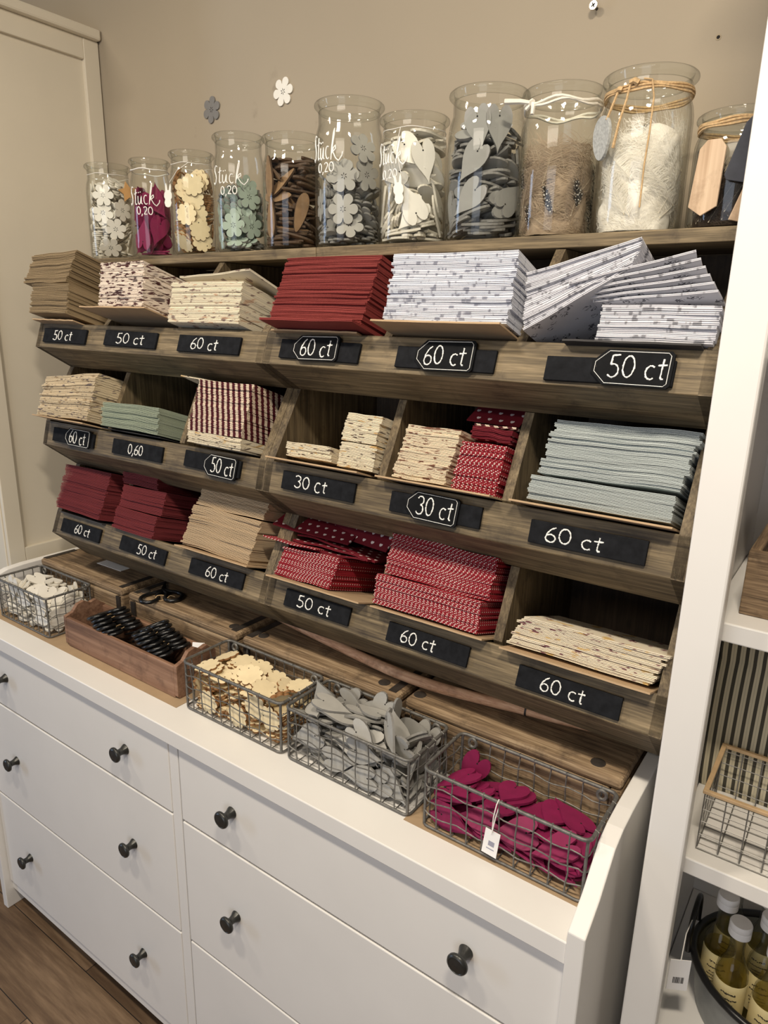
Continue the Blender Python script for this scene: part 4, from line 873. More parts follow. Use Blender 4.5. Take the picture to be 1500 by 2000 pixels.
  (-429,-13,1178,159,62,33,-985), (248,111,1406,96,-186,34,977), (-509,-81,1453,731,19,671,123), (-70,428,1774,56,-747,-653,109), (175,112,451,542,69,-171,-820),
  (280,184,222,779,22,-97,619), (244,334,696,350,-44,-127,-927), (-241,439,259,762,430,399,-274), (56,-176,596,156,538,828,-7), (-64,428,1723,56,-751,-649,109),
  (-171,194,1488,76,785,614,-29), (284,258,507,792,-194,-41,578), (-67,-81,1709,21,-398,904,156), (-105,155,1256,110,-13,968,225), (-201,-90,1385,80,993,90,17),
  (222,370,920,81,609,-784,87), (-354,-32,298,395,567,708,143), (-588,18,464,573,369,-577,-450), (-48,257,1574,62,-170,-984,-1), (41,347,458,198,699,687,12),
  (-288,105,1655,997,29,72,26), (-537,-40,607,508,539,491,459), (-215,141,1696,54,448,-891,-55), (-192,26,304,133,235,-157,-950),
 ]),
}

# ------------------------------------------------------------------ wooden chips
def o_flower6(R=.03, n=72):
    return [(R*(.5+.5*abs(math.cos(3*a))**.45)*math.cos(a), R*(.5+.5*abs(math.cos(3*a))**.45)*math.sin(a)) for a in [2*math.pi*i/n for i in range(n)]]
def o_flower9(R=.025, n=72):
    return [(R*(.8+.2*abs(math.cos(4.5*a))**.7)*math.cos(a), R*(.8+.2*abs(math.cos(4.5*a))**.7)*math.sin(a)) for a in [2*math.pi*i/n for i in range(n)]]
def o_heart(W=.046, L=.074, n=30):
    o = []
    for i in range(n):
        t = 2*math.pi*i/n; x = 16*math.sin(t)**3; y = 13*math.cos(t)-5*math.cos(2*t)-2*math.cos(3*t)-math.cos(4*t)
        o.append((-x/32*W, (y+2.5)/29*L))
    return o
def o_leaf(W=.026, L=.08, n=20):
    return [(W/2*math.sin(2*math.pi*i/n)*(1-.35*math.cos(2*math.pi*i/n)), L/2*math.cos(2*math.pi*i/n)) for i in range(n)]
def chip_mesh(kind, face, edge, name):
    mb = MB()
    if kind in ('f6', 'f6s'):
        R = .03 if kind == 'f6' else .027; t = .0036
        mb.prism(o_flower6(R), -t/2, t/2, None, 0, 1)
        for k in range(6):      # the star of slits cut through the middle
            mb.prism([(.0012, 0), (.0045, -.0009), (.0068, 0), (.0045, .0009)], -t/2-.0001, t/2+.0001, Matrix.Rotation(math.pi*(k+.5)/3, 4, 'Z'), 2)
    elif kind in ('f9', 'f9b'):
        R, t = (.025, .0036) if kind == 'f9' else (.027, .004)
        mb.prism(o_flower9(R), -t/2, t/2, None, 0, 1)
        mb.prism([(.0013*math.cos(a*math.pi/4), R*.62+.0013*math.sin(a*math.pi/4)) for a in range(8)], -t/2-.0001, t/2+.0001, None, 2)
    elif kind in ('h', 'hb'):
        W, Lh = (.046, .074) if kind == 'h' else (.05, .08); t = .004
        mb.prism(o_heart(W, Lh), -t/2, t/2, None, 0, 1)
        mb.prism([(.0016*math.cos(a*math.pi/4), Lh*.26+.0016*math.sin(a*math.pi/4)) for a in range(8)], -t/2-.0001, t/2+.0001, None, 2)
    else:
        mb.prism(o_leaf(), -.002, .002, None, 0, 1)
    return mk_mesh(name, mb, [M[face], M[edge], M['black_hole']])
REST = {}       # per kind: the pieces that show least, gathered into one mesh each
def pile(key, origin, face, edge, name, label, cat, group):
    kind, single, data = PILES[key]; me = chip_mesh(kind, face, edge, name)
    for i, (x, y, z, a, b, c, d) in enumerate(data):
        Mo = Matrix.Translation(Vector(origin)+Vector((x, y, z))*1e-4) @ Quaternion((a, b, c, d)).normalized().to_matrix().to_4x4()
        if i >= single:
            mb, mats = REST.setdefault(name, (MB(), []))
            ids = []
            for mt in me.materials:
                if mt not in mats: mats.append(mt)
                ids.append(mats.index(mt))
            k = len(mb.v); mb.v += [tuple(Mo @ v.co) for v in me.vertices]
            for p in me.polygons: mb.f.append([k+q for q in p.vertices]); mb.mi.append(ids[p.material_index])
            continue
        o = bpy.data.objects.new(name, me); COL.objects.link(o)
        o.matrix_world = Mo
        tag(o, label, cat, group)

# ------------------------------------------------------------------ glass jars on the top shelf
JAR = {1: (-.666, .408, .056, .232), 2: (-.483, .400, .048, .225), 3: (-.332, .403, .051, .226), 4: (-.180, .408, .056, .245), 5: (-.026, .415, .063, .226), 6: (.121, .420, .068, .269),
       7: (.278, .416, .064, .223), 8: (.428, .420, .068, .244), 9: (.565, .417, .065, .226), 10: (.700, .420, .068, .227), 11: (.839, .412, .060, .156)}
ZJ = 1.9032
JL = {1: 'smallest glass jar at the left end, filled with white wooden flowers', 2: 'glass jar of magenta wooden hearts with white lettering',
      3: 'glass jar of natural pale wooden flowers with a bunny tag', 4: 'glass jar of mint green flowers with white lettering',
      5: 'glass jar of brown leaf-shaped wood pieces', 6: 'tall half-empty glass jar of light grey flowers with white lettering',
      7: 'glass jar of white wooden hearts with white lettering', 8: 'glass jar of grey wooden hearts', 9: 'glass jar of brown speckled feathers with a white ribbon',
      10: 'largest glass jar of white feathers tied with jute twine', 11: 'glass jar of dark feathers partly hidden behind the white bookcase'}
def jar_frame(j, ang, rr, z):
    X, Y, r, H = JAR[j]; base = math.atan2(-.7754-Y, 1.0645-X); an = base+math.radians(ang)
    return Vector((X+rr*math.cos(an), Y+rr*math.sin(an), z)), an
def jar(j):
    X, Y, r, H = JAR[j]
    t = thing('glass_jar', JL[j], 'jar', (X, Y, ZJ))
    rn = r*0.90; th = .0024
    out = [(r*.86, 0), (r*.95, .002), (r, .010), (r, H*.70), (r*.992, H*.745), (r*.965, H*.79), (rn+.001, H*.83), (rn, H*.85), (rn, H*.935)]
    inn = [(rn-th, H*.935), (rn-th, H*.85), (r*.962-th, H*.79), (r-th, H*.70), (r-th, .012), (r*.93-th, .005), (0.0, .0045)]
    Mj = Matrix.Translation((X, Y, ZJ))
    part('glass_body', MB().lathe([(0.0, 0.0003)]+out+inn, 48, Mj), M['glass'], t, smooth=60)
    R2 = r*1.02; h0 = H-.0125
    ring = [(rn-th, H*.935), (rn+.0004, H*.9352), (rn+.0012, h0-.0005), (R2-.0030, h0+.0012), (R2-.0004, h0+.0040), (R2, h0+.0065), (R2-.0008, h0+.0095), (R2-.0034, H-.0008), (R2-.0075, H), (rn+.0005, H-.0028), (rn-th, h0)]
    part('rim', MB().lathe(ring, 48, Mj, closed=True), M['glass_rim'], t, smooth=60)
    return t
JO = {j: jar(j) for j in JAR}
def lettering(j, chars, a0, a1, zb, h, r_, seed):
    X, Y, r, H = JAR[j]; rng = random.Random(seed); st, wd = layout(chars, rng, 0.015); mb = MB(); k = math.radians(a1-a0)/wd
    base = math.atan2(-.7754-Y, 1.0645-X)
    for s in st:
        pts = []
        for (x0, y0), (x1, y1) in zip(s[:-1], s[1:]):
            for q in range(4): pts.append((x0+(x1-x0)*q/4, y0+(y1-y0)*q/4))
        pts.append(s[-1])
        mb.tube([(X+(r+.0004)*math.cos(base+math.radians(a0)+x*k), Y+(r+.0004)*math.sin(base+math.radians(a0)+x*k), zb+y*h) for x, y in pts], r_, 6)
    part('lettering', mb, M['paint_white'], JO[j], 'white hand lettering reading '+('Stück' if len(chars) > 4 else '0,20'))
ST = ['S', 's_t', 'u', 's_c', 'k']; PR = ['0', ',', '2', '0']
lettering(2, ST, -74, 24, 2.022, .040, .0011, 1); lettering(2, PR, -46, 4, 2.000, .0175, .0011, 2)
lettering(4, ST, -72, 20, 2.044, .036, .0011, 3); lettering(4, PR, -46, -4, 2.022, .0165, .0011, 4)
lettering(6, ST, -78, -10, 2.062, .044, .0012, 5); lettering(6, PR, -60, -24, 2.040, .0170, .0011, 6)
lettering(7, ST, -76, -10, 2.040, .036, .0011, 7); lettering(7, PR, -60, -26, 2.016, .0150, .0010, 8)
for key, j, face, edge, name, label, cat in (
    ('j1', 1, 'white_chip', 'white_edge', 'wooden_flower', 'white wooden flower in the glass jar at the left end', 'wooden flower'),
    ('j2', 2, 'magenta_chip', 'magenta_chip', 'wooden_heart', 'magenta wooden heart in the lettered glass jar', 'wooden heart'),
    ('j3', 3, 'natural_chip', 'burnt_edge', 'wooden_flower', 'pale plywood flower in the glass jar with the bunny tag', 'wooden flower'),
    ('j4', 4, 'mint_chip', 'grey_edge', 'wooden_flower', 'mint green wooden flower in the glass jar', 'wooden flower'),
    ('j5', 5, 'brown_chip', 'brown_edge', 'wooden_leaf', 'brown leaf-shaped wood piece in the glass jar', 'wooden leaf'),
    ('j6', 6, 'light_grey_chip', 'grey_edge', 'wooden_flower', 'light grey wooden flower in the tall glass jar', 'wooden flower'),
    ('j7', 7, 'white_chip', 'white_edge', 'wooden_heart', 'white wooden heart in the lettered glass jar', 'wooden heart'),
    ('j8', 8, 'grey_chip', 'grey_edge', 'wooden_heart', 'grey wooden heart in the glass jar', 'wooden heart')):
    X, Y, r, H = JAR[j]
    pile(key, (X, Y, ZJ+.0055), face, edge, name, label, cat, name.replace('_', ' ')+'s of the '+('left end ' if j == 1 else '')+face.replace('_chip', '').replace('_', ' ')+' jar')

# feathers follow the glass inside the jar
def feather_mesh(name, j, rr, Lf, Wf, mats, seed, curl, spots=False, barbs=34, gap=.55):
    """a feather laid round the inside of jar j at radius rr; coordinates relative to the jar foot"""
    rng = random.Random(seed); mb = MB()
    def at(s, w_, lift):
        ang = (s*curl+w_)/rr; z = s*math.sqrt(max(0.05, 1-curl*curl))
        rad = rr-lift
        return (rad*math.sin(ang), -rad*math.cos(ang), z)
    n = 12; mb.tube([at(Lf*i/n, 0, .0006) for i in range(n+1)], [.0006*(1-.7*i/n) for i in range(n+1)], 4, mi=1)
    for i in range(barbs):
        f = .02+.98*i/(barbs-1); s0 = Lf*f
        wd = Wf*math.sin(math.pi*min(1, .15+f*.80))**.7*rng.uniform(.8, 1.1)
        for sd in (-1, 1):
            st = Lf/barbs*gap; sweep = Lf*.16*rng.uniform(.7, 1.3); l1 = rng.uniform(-.002, .004)
            a, b = at(s0, 0, 0), at(s0+st, 0, 0)
            c, d = at(s0+st+sweep*.6, sd*wd*.6, l1*.5), at(s0+sweep*.6, sd*wd*.6, l1*.5)
            e = at(s0+sweep+st*.5, sd*wd, l1)
            k = len(mb.v); mb.v += [a, b, c, d, e]
            mb.f += [[k, k+1, k+2, k+3], [k+3, k+2, k+4]]; mb.mi += [0, 0]
    return mk_mesh(name, mb, mats)
def feather_mat(name, c1, c2, kind):
    g = G(name); v = g.coord(0.0)
    if kind == 'spots':
        vo = g.n('TexVoronoi', i_Vector=v, i_Scale=250.0).outputs['Distance']
        col = g.mix(g.math('LESS_THAN', vo, 0.27), lin(c1), lin(c2))
    else:
        r = g.math('ADD', g.math('MULTIPLY', g.n('ObjectInfo').outputs['Random'], 0.6), g.math('MULTIPLY', g.n('NewGeometry').outputs['Random Per Island'], 0.4))
        col = g.mix(g.math('MULTIPLY', r, 1.0), lin(c1), lin(c2))
        col = g.mix(g.math('MULTIPLY', g.noise(v, 60, 2), .3), col, lin(c2))
    return g.done(col, 0.8, spec=0.2)
M['f_spot'] = feather_mat('spotted_feather', (28, 24, 22), (236, 232, 224), 'spots')
M['f_brown'] = feather_mat('brown_down', (214, 194, 168), (104, 84, 66), 'down')
M['f_white'] = feather_mat('white_down', (244, 240, 230), (222, 214, 200), 'down')
M['f_dark'] = feather_mat('dark_feather', (66, 54, 46), (30, 25, 22), 'down')
M['f_shaft'] = plain('feather_shaft', (220, 206, 180), 0.6)
def feathers(j, n, mat, Lr, Wf, zr, label, group, seed, gap, rmin=.30, curls=(-.8, .8), barbs=34, rexp=.6):
    X, Y, r, H = JAR[j]; rng = random.Random(seed); ms = []
    for k in range(7):
        rr = (r-.0055)*(rmin+(1-rmin)*((k+1)/7)**rexp)
        ms.append((rr, feather_mesh('feather', j, rr, rng.uniform(*Lr), Wf*rng.uniform(.8, 1.2)*min(1, rr/r+.25), [M[mat], M['f_shaft']], seed*10+k, rng.uniform(*curls), gap=gap, barbs=barbs)))
    for i in range(n):
        rr, me = ms[(i*5+i//7) % 7]
        o = bpy.data.objects.new('feather', me); COL.objects.link(o)
        o.location = (X, Y, ZJ+.008+rng.uniform(*zr)*rng.random()**.6); o.rotation_euler = (0, 0, rng.uniform(0, 6.28))
        tag(o, label, 'feather', group)
feathers(9, 22, 'f_brown', (.040, .065), .022, (.0, .112), 'fluffy brown feather in the jar with the white ribbon', 'brown feathers in the ribboned jar', 3, .5, rmin=.88, curls=(-.97, .97), barbs=70)
feathers(9, 14, 'f_spot', (.028, .042), .0095, (.0, .105), 'black feather with white spots in the ribboned jar', 'spotted feathers in the ribboned jar', 4, 1.05, rmin=.985, barbs=30)
feathers(10, 14, 'f_white', (.07, .11), .026, (.01, .095), 'fluffy white feather in the largest jar', 'white feathers', 5, .6, rmin=.90, curls=(-.95, .95), barbs=90)
feathers(11, 44, 'f_dark', (.06, .09), .012, (.0, .030), 'dark brown feather in the jar beside the bookcase', 'dark feathers', 6, .8, barbs=40)

def fluff(j, n, c1, c2, z1, name, label, seed, lmin=.018, lmax=.045, wd=.00035):
    """soft down that nobody could count: very fine curled fibres"""
    X, Y, r, H = JAR[j]; rng = random.Random(seed); mb = MB(); R_ = r-.006
    tufts = [(rng.uniform(.35, .97), rng.uniform(0, 6.28), rng.random()**.8*z1+.004, rng.uniform(0, 6.28), rng.uniform(-1, 1)) for _ in range(70)]
    # soft packed middle of the down, lumpy
    na, nz = 64, 40; ph = [rng.uniform(0, 6.28) for _ in range(8)]
    def lump(a, f): return .045*(math.sin(3*a+7*f+ph[0])+math.sin(5*a-9*f+ph[1])*.8+math.sin(8*a+15*f+ph[2])*.5+math.sin(13*a-23*f+ph[3])*.3)
    for jz in range(nz+1):
        f = jz/nz
        for ia in range(na):
            a = 2*math.pi*ia/na
            rr_ = R_*max(.02, min(.95, (.84+lump(a, f))*(1 if f < .8 else math.sqrt(max(0.0, 1-((f-.8)/.2)**2)))))
            mb.v.append((X+rr_*math.cos(a), Y+rr_*math.sin(a), ZJ+.0055+z1*.97*f*(1+.08*math.sin(2*a+ph[4]))))
    for jz in range(nz):
        for ia in range(na): mb.f.append([jz*na+ia, jz*na+(ia+1) % na, (jz+1)*na+(ia+1) % na, (jz+1)*na+ia]); mb.mi.append(0)
    mb.f.append(list(range(nz*na, nz*na+na))); mb.mi.append(0)
    for i in range(n):
        tr, ta, tz, td, tt = tufts[i % 70]; tr = max(tr, .86)
        a = ta+rng.gauss(0, .22); q = min(.985, tr+rng.gauss(0, .05)); z = max(.005, min(z1*1.08, tz+rng.gauss(0, .010)))
        L_ = rng.uniform(lmin, lmax); d = td+rng.gauss(0, .55); cu = tt*1.6+rng.gauss(0, .6)
        pts = []
        for s in range(5):
            rr_ = R_*min(.99, max(.1, q)); pts.append((X+rr_*math.cos(a), Y+rr_*math.sin(a), ZJ+z))
            a += L_/5*math.cos(d)/max(rr_, .01); z = max(.005, z+L_/5*math.sin(d)); d += cu/5; q += rng.gauss(0, .008)
        k = len(mb.v)
        for s, p in enumerate(pts):
            w_ = wd*(1-.18*s); mb.v += [(p[0], p[1], p[2]-w_), (p[0]+w_*.4, p[1], p[2]+w_)]
        for s in range(4): mb.f.append([k+2*s, k+2*s+1, k+2*s+3, k+2*s+2]); mb.mi.append(0)
    solo(name, mb, feather_mat(name+'_fibre', c1, c2, 'down'), label, 'down', (X, Y, ZJ+.005), smooth=70, kind='stuff')
fluff(9, 8000, (206, 186, 160), (120, 98, 78), .130, 'brown_down', 'fluffy brown down filling the jar with the white ribbon', 21)
fluff(10, 7000, (246, 242, 234), (232, 226, 214), .150, 'white_down', 'fluffy white down filling the largest jar', 22, .02, .055, .00028)
fluff(11, 3500, (96, 80, 68), (34, 28, 25), .060, 'dark_down', 'dark down filling the lowest part of the jar beside the bookcase', 23)

# strings, ribbons and tags on the jar necks
def neck_ring(j, zf, r_, mat, turns=1, name='twine', wob=.0012, extra=None, label=None):
    X, Y, r, H = JAR[j]; rn = r*.90+r_; mb = MB()
    for k in range(turns):
        mb.tube([(X+(rn+r_*.4*(k % 2))*math.cos(a*math.pi/18), Y+(rn+r_*.4*(k % 2))*math.sin(a*math.pi/18), ZJ+H*zf+k*r_*1.7+wob*math.sin(a*.9+k)) for a in range(36)], r_, 6, True)
    for pts, rad in (extra or []): mb.tube(pts, rad, 6)
    part(name, mb, M[mat], JO[j], label)
def jp(j, ang, zf, lift=.002):
    X, Y, r, H = JAR[j]
    rr = r*.90 if zf > .83 else (r if zf < .74 else r*(1-.10*(zf-.74)/.09))
    return tuple(jar_frame(j, ang, rr+lift, ZJ+H*zf)[0])
neck_ring(1, .885, .0006, 'white_string', label='thin white string')
neck_ring(2, .885, .0013, 'white_string', label='white string round the neck')
neck_ring(3, .875, .0006, 'white_string', extra=[([jp(3, -8, .875), jp(3, -40, .80, .003), jp(3, -72, .70, .003)], .0006)], label='thin string holding the bunny tag')
neck_ring(7, .88, .0006, 'white_string', extra=[([jp(7, -25, .88), jp(7, -30, .72), jp(7, -20, .54)], .0006)], label='thin white string')
neck_ring(9, .875, .0022, 'white_ribbon', 2, 'ribbon', .003, [([jp(9, -52, .89, .004), jp(9, -62, .905, .018), jp(9, -70, .91, .040)], [.003, .004, .0045]), ([jp(9, -50, .89, .004), jp(9, -47, .86, .005), jp(9, -46, .81, .006)], [.003, .0035, .003]),
     ([jp(9, -52, .885, .004), jp(9, -56, .87, .006), jp(9, -60, .855, .008)], .003), ([jp(9, -53, .90, .003), jp(9, -49, .885, .006)], .005)], label='white ribbon tied round the neck')
neck_ring(10, .86, .0020, 'twine', 3, 'twine', .0012, [([jp(10, -24, .90, .005), jp(10, -19, .905, .007), jp(10, -14, .89, .005)], .0045), ([jp(10, -42, .87, .005), jp(10, -38, .875, .007), jp(10, -35, .87, .005)], .0042),
     ([jp(10, -8, .91, .005), jp(10, 2, .90, .006), jp(10, 6, .80, .003), jp(10, 5, .60, .003), jp(10, 3, .40, .003), jp(10, 3, .15, .003)], .0013),
     ([jp(10, -24, .89, .006), jp(10, -26, .80, .006), jp(10, -30, .66, .008), jp(10, -34, .52, .009)], [.0016, .0018, .0018, .0026]),
     ([jp(10, -40, .87, .006), jp(10, -44, .78, .007), jp(10, -47, .70, .009)], [.0018, .002, .002])], label='jute twine wound round the neck with long loose ends')
neck_ring(11, .86, .0020, 'twine', 3, 'twine', label='jute twine round the neck')
def jar_tag(name, j, ang, zf, lift, outline, t, mat, label, cat, roll=0.0, turn=0.0):
    c, an = jar_frame(j, ang, JAR[j][2]+lift, ZJ+JAR[j][3]*zf)
    an += math.radians(turn)
    n = Vector((math.cos(an), math.sin(an), 0)); x = Vector((0, 0, 1)).cross(n)
    Mx = Matrix(((x.x, 0, n.x, c.x), (x.y, 0, n.y, c.y), (0, 1, n.z, c.z), (0, 0, 0, 1))) @ Matrix.Rotation(math.radians(roll), 4, 'Z')
    mb = MB().prism(outline, 0, t, Mx)
    return solo(name, mb, mat, label, cat, c, bevel=.0006)
def star(R, r, n=5): return [((R if i % 2 == 0 else r)*math.sin(math.pi*i/n), (R if i % 2 == 0 else r)*math.cos(math.pi*i/n)) for i in range(2*n)]
jar_tag('star_tag', 1, 50, .72, .003, star(.026, .013), .003, plain('tan_tag_wood', (196, 152, 96), .7), 'small tan star-shaped tag on the smallest jar', 'tag', 12, -30)
bun = [(.0, .000), (.006, .002), (.009, .010), (.007, .017), (.010, .022), (.0095, .030), (.007, .034), (.0075, .045), (.0055, .052), (.003, .046), (.0015, .037), (-.0015, .037), (-.003, .046), (-.0055, .052), (-.0075, .045), (-.007, .034), (-.0095, .030), (-.010, .022), (-.007, .017), (-.009, .010), (-.006, .002)]
jar_tag('bunny_tag', 3, -72, .46, .008, bun, .003, M['white_chip'], 'small white wooden bunny tag hanging at the side of the pale flower jar', 'tag', -4, 45)
jar_tag('bunny_tag', 7, -20, .30, .003, bun, .003, M['white_chip'], 'small white wooden bunny tag hanging on the white heart jar', 'tag', 6)
egg = [(.021*math.sin(a)*(1-.18*math.cos(a)), .031*math.cos(a)) for a in [2*math.pi*i/28 for i in range(28)]]
jar_tag('felt_tag', 10, -55, .60, .004, egg, .005, plain('mottled_grey_felt', (166, 168, 166), .95, .25, 260), 'mottled grey egg-shaped felt tag hanging on the largest jar', 'tag', 185)
tg = [(-.022, -.040), (.0, -.052), (.022, -.040), (.020, .035), (.010, .046), (-.010, .046), (-.020, .035)]
tanw = wood('tan_tag_board', (168, 138, 108), (196, 168, 138), (214, 188, 158), 'Z', 40, knots=True)
jar_tag('wooden_tag', 11, -32, .44, .004, tg, .003, tanw, 'tan wooden tag hanging left on the jar beside the bookcase', 'tag', -4)
jar_tag('slate_tag', 11, 16, .62, .009, [(-.030, -.036), (-.026, -.042), (.026, -.042), (.030, -.036), (.020, .030), (.012, .042), (-.012, .042), (-.020, .030)], .003, plain('blue_grey_slate', (64, 66, 74), .7, .15, 60), 'dark slate tag hanging on the jar beside the bookcase', 'tag', -8)
jar_tag('wooden_tag', 11, 22, .18, .004, [(-.024, -.024), (.024, -.024), (.020, .04), (-.012, .05)], .003, tanw, 'tan wooden tag hanging below the slate tag beside the bookcase', 'tag', -10)

# ------------------------------------------------------------------ things on the wall
def wall_flower(x, z, face, edge, label, roll):
    mb = MB(); Mx = Matrix.Translation((x, .578, z)) @ Matrix.Rotation(math.radians(90), 4, 'X') @ Matrix.Rotation(math.radians(roll), 4, 'Z')
    R, t = .031, .0036
    mb.prism(o_flower6(R), -t/2, t/2, Mx, 0, 1)
    for k in range(6): mb.prism([(.0012, 0), (.0050, -.0010), (.0078, 0), (.0050, .0010)], -t/2-.0001, t/2+.0001, Mx @ Matrix.Rotation(math.pi*(k+.5)/3, 4, 'Z'), 2)
    solo('wooden_flower', mb, [M[face], M[edge], M['black_hole']], label, 'wooden flower', (x, .578, z))
wall_flower(-.451, 2.274, 'dark_grey_chip', 'grey_edge', 'grey wooden flower stuck on the beige wall', 20)
wall_flower(-.202, 2.279, 'white_chip', 'white_edge', 'white wooden flower stuck on the beige wall', 8)
sc = thing('screw', 'cross-head screw sticking out of the beige wall', 'screw', (.544, .57, 2.30))
Ms = Matrix.Translation((.544, .58, 2.300)) @ Matrix.Rotation(math.radians(90), 4, 'X')
part('shank', MB().lathe([(.0, -.01), (.0026, -.01), (.0026, .014), (.0, .014)], 12, Ms), M['gunmetal'], sc, smooth=40)
part('head', MB().lathe([(.0026, .012), (.0075, .017), (.0070, .0185), (.0, .0186)], 20, Ms), plain('bright_steel', (206, 200, 186), .3, .05, 60, metal=.7), sc, smooth=40)
part('cross_recess', MB().box(-.0040, .0040, -.0009, .0009, .0180, .0190, Ms @ Matrix.Rotation(.5, 4, 'Z')).box(-.0009, .0009, -.0040, .0040, .0180, .0190, Ms @ Matrix.Rotation(.5, 4, 'Z')), M['black_hole'], sc)
hp = thing('screw_hole', 'small empty screw hole in the beige wall', 'screw hole', (.752, .5795, 2.219))
part('rim', MB().lathe([(.0028, .0), (.0046, .0), (.0046, .0008), (.0028, .0008)], 14, Matrix.Translation((.752, .5802, 2.219)) @ Matrix.Rotation(math.radians(90), 4, 'X'), closed=True), plain('chipped_plaster', (160, 146, 122), .9), hp)
part('hole', MB().lathe([(.0, .0), (.0028, .0), (.0028, .0004), (.0, .0004)], 14, Matrix.Translation((.752, .5802, 2.219)) @ Matrix.Rotation(math.radians(90), 4, 'X')), M['black_hole'], hp)

# ------------------------------------------------------------------ on the chest of drawers: paper, crates, branch
solo('kraft_paper_sheet', MB().box(-.845, -.045, .047, .190, .9602, .9612), M['kraft'], 'brown kraft paper sheet under the scissors tray and the left basket', 'paper', (-.45, .12, .9602))
solo('kraft_paper_sheet', MB().box(.535, .845, .054, .190, .9602, .9612), M['kraft'], 'brown kraft paper sheet under the basket of magenta hearts', 'paper', (.69, .12, .9602))
def crate(x0, x1, label, straps, studs, y0=.195, zt=1.085):
    t = thing('wooden_crate', label, 'crate', ((x0+x1)/2, .34, .9605))
    part('top_board', MB().box(x0+.001, x1-.001, y0+.001, .505, zt-.020, zt), M['crate_x'], t, bevel=.007)
    part('front_board', MB().box(x0+.020, x1-.020, y0+.003, y0+.022, .9605, zt-.0205), M['crate_x'], t, bevel=.004)
    part('back_board', MB().box(x0+.020, x1-.020, .483, .504, .9605, zt-.0205), M['crate_x'], t, bevel=.003)
    for a in (x0, x1-.0195): part('end_board', MB().box(a, a+.0195, y0+.0015, .505, .9605, zt-.0205), M['crate_y'], t, bevel=.005)
    for sx in straps:
        mb = MB().box(sx, sx+.017, y0-.0012, y0+.004, .9625, zt-.022)
        part('iron_strap', mb, M['iron'], t, 'dark iron strap on the front')
        part('iron_strap', MB().box(sx, sx+.017, y0+.010, y0+.105, zt-.002, zt+.0011), M['iron'], t, 'dark iron strap on the top')
    for sx, sy in studs: part('iron_stud', MB().lathe([(.0, zt-.001), (.0125, zt-.001), (.012, zt+.0008), (.0085, zt+.0018), (.0, zt+.002)], 20, Matrix.Translation((sx, sy, 0))), M['iron'], t, 'round dark iron stud', smooth=40)
crate(-.825, -.437, 'old brown timber crate at the left end, behind the white hearts', (-.462, -.822), ())
crate(-.412, -.012, 'old brown timber crate with the scissors lying on it', (-.400, -.040), ((-.380, .228), (-.048, .222)))
crate(.003, .424, 'old brown timber crate in the middle under the branch', (.010, .395), ((.040, .228), (.372, .224)))
crate(.434, .843, 'old brown timber crate at the right end, behind the magenta hearts', (), ((.452, .228), (.795, .226)), y0=.200)
note = MB().box(-.054, .054, -.030, .030, 0, .0012, Matrix.Translation((-.607, .302, 1.0856)) @ Matrix.Rotation(.02, 4, 'Z'))
solo('paper_note', note, M['white_paper'], 'white paper note lying on the left crate half in shadow', 'note', (-.607, .302, 1.0856))
# the long bent branch
rp = [(-.16, .318), (-.035, .311), (.116, .287), (.278, .263), (.378, .251), (.471, .252), (.57, .268), (.643, .282), (.699, .291), (.751, .301), (.80, .312)]
rr = [.0095, .0098, .0102, .0105, .0112, .0108, .0104, .0100, .0090, .0065, .0030]
def smooth_path(pts, vals, k=5):
    P_, V_ = [], []
    for i in range(len(pts)-1):
        p0, p1, p2, p3 = [Vector(pts[max(0, min(len(pts)-1, i+q))]) for q in (-1, 0, 1, 2)]
        for s in range(k):
            t = s/k
            P_.append(0.5*((2*p1)+(p2-p0)*t+(2*p0-5*p1+4*p2-p3)*t*t+(3*p1-p0-3*p2+p3)*t**3)); V_.append(vals[i]+(vals[i+1]-vals[i])*t)
    P_.append(Vector(pts[-1])); V_.append(vals[-1]); return P_, V_
pts, vs = smooth_path([(x, y, 1.0872+q) for (x, y), q in zip(rp, rr)], rr)
br = thing('wooden_branch', 'long bent wooden branch lying along the crates under the rack', 'branch', (.3, .28, 1.0872))
part('stem', MB().tube(pts, vs, 12), M['rod'], br, smooth=60)
part('wire_band', MB().tube([pts[35]-(pts[36]-pts[35])*.1, pts[35]+(pts[36]-pts[35])*.18], [vs[35]+.0008]*2, 14), M['iron'], br, 'thin metal band round the thin end', smooth=40)

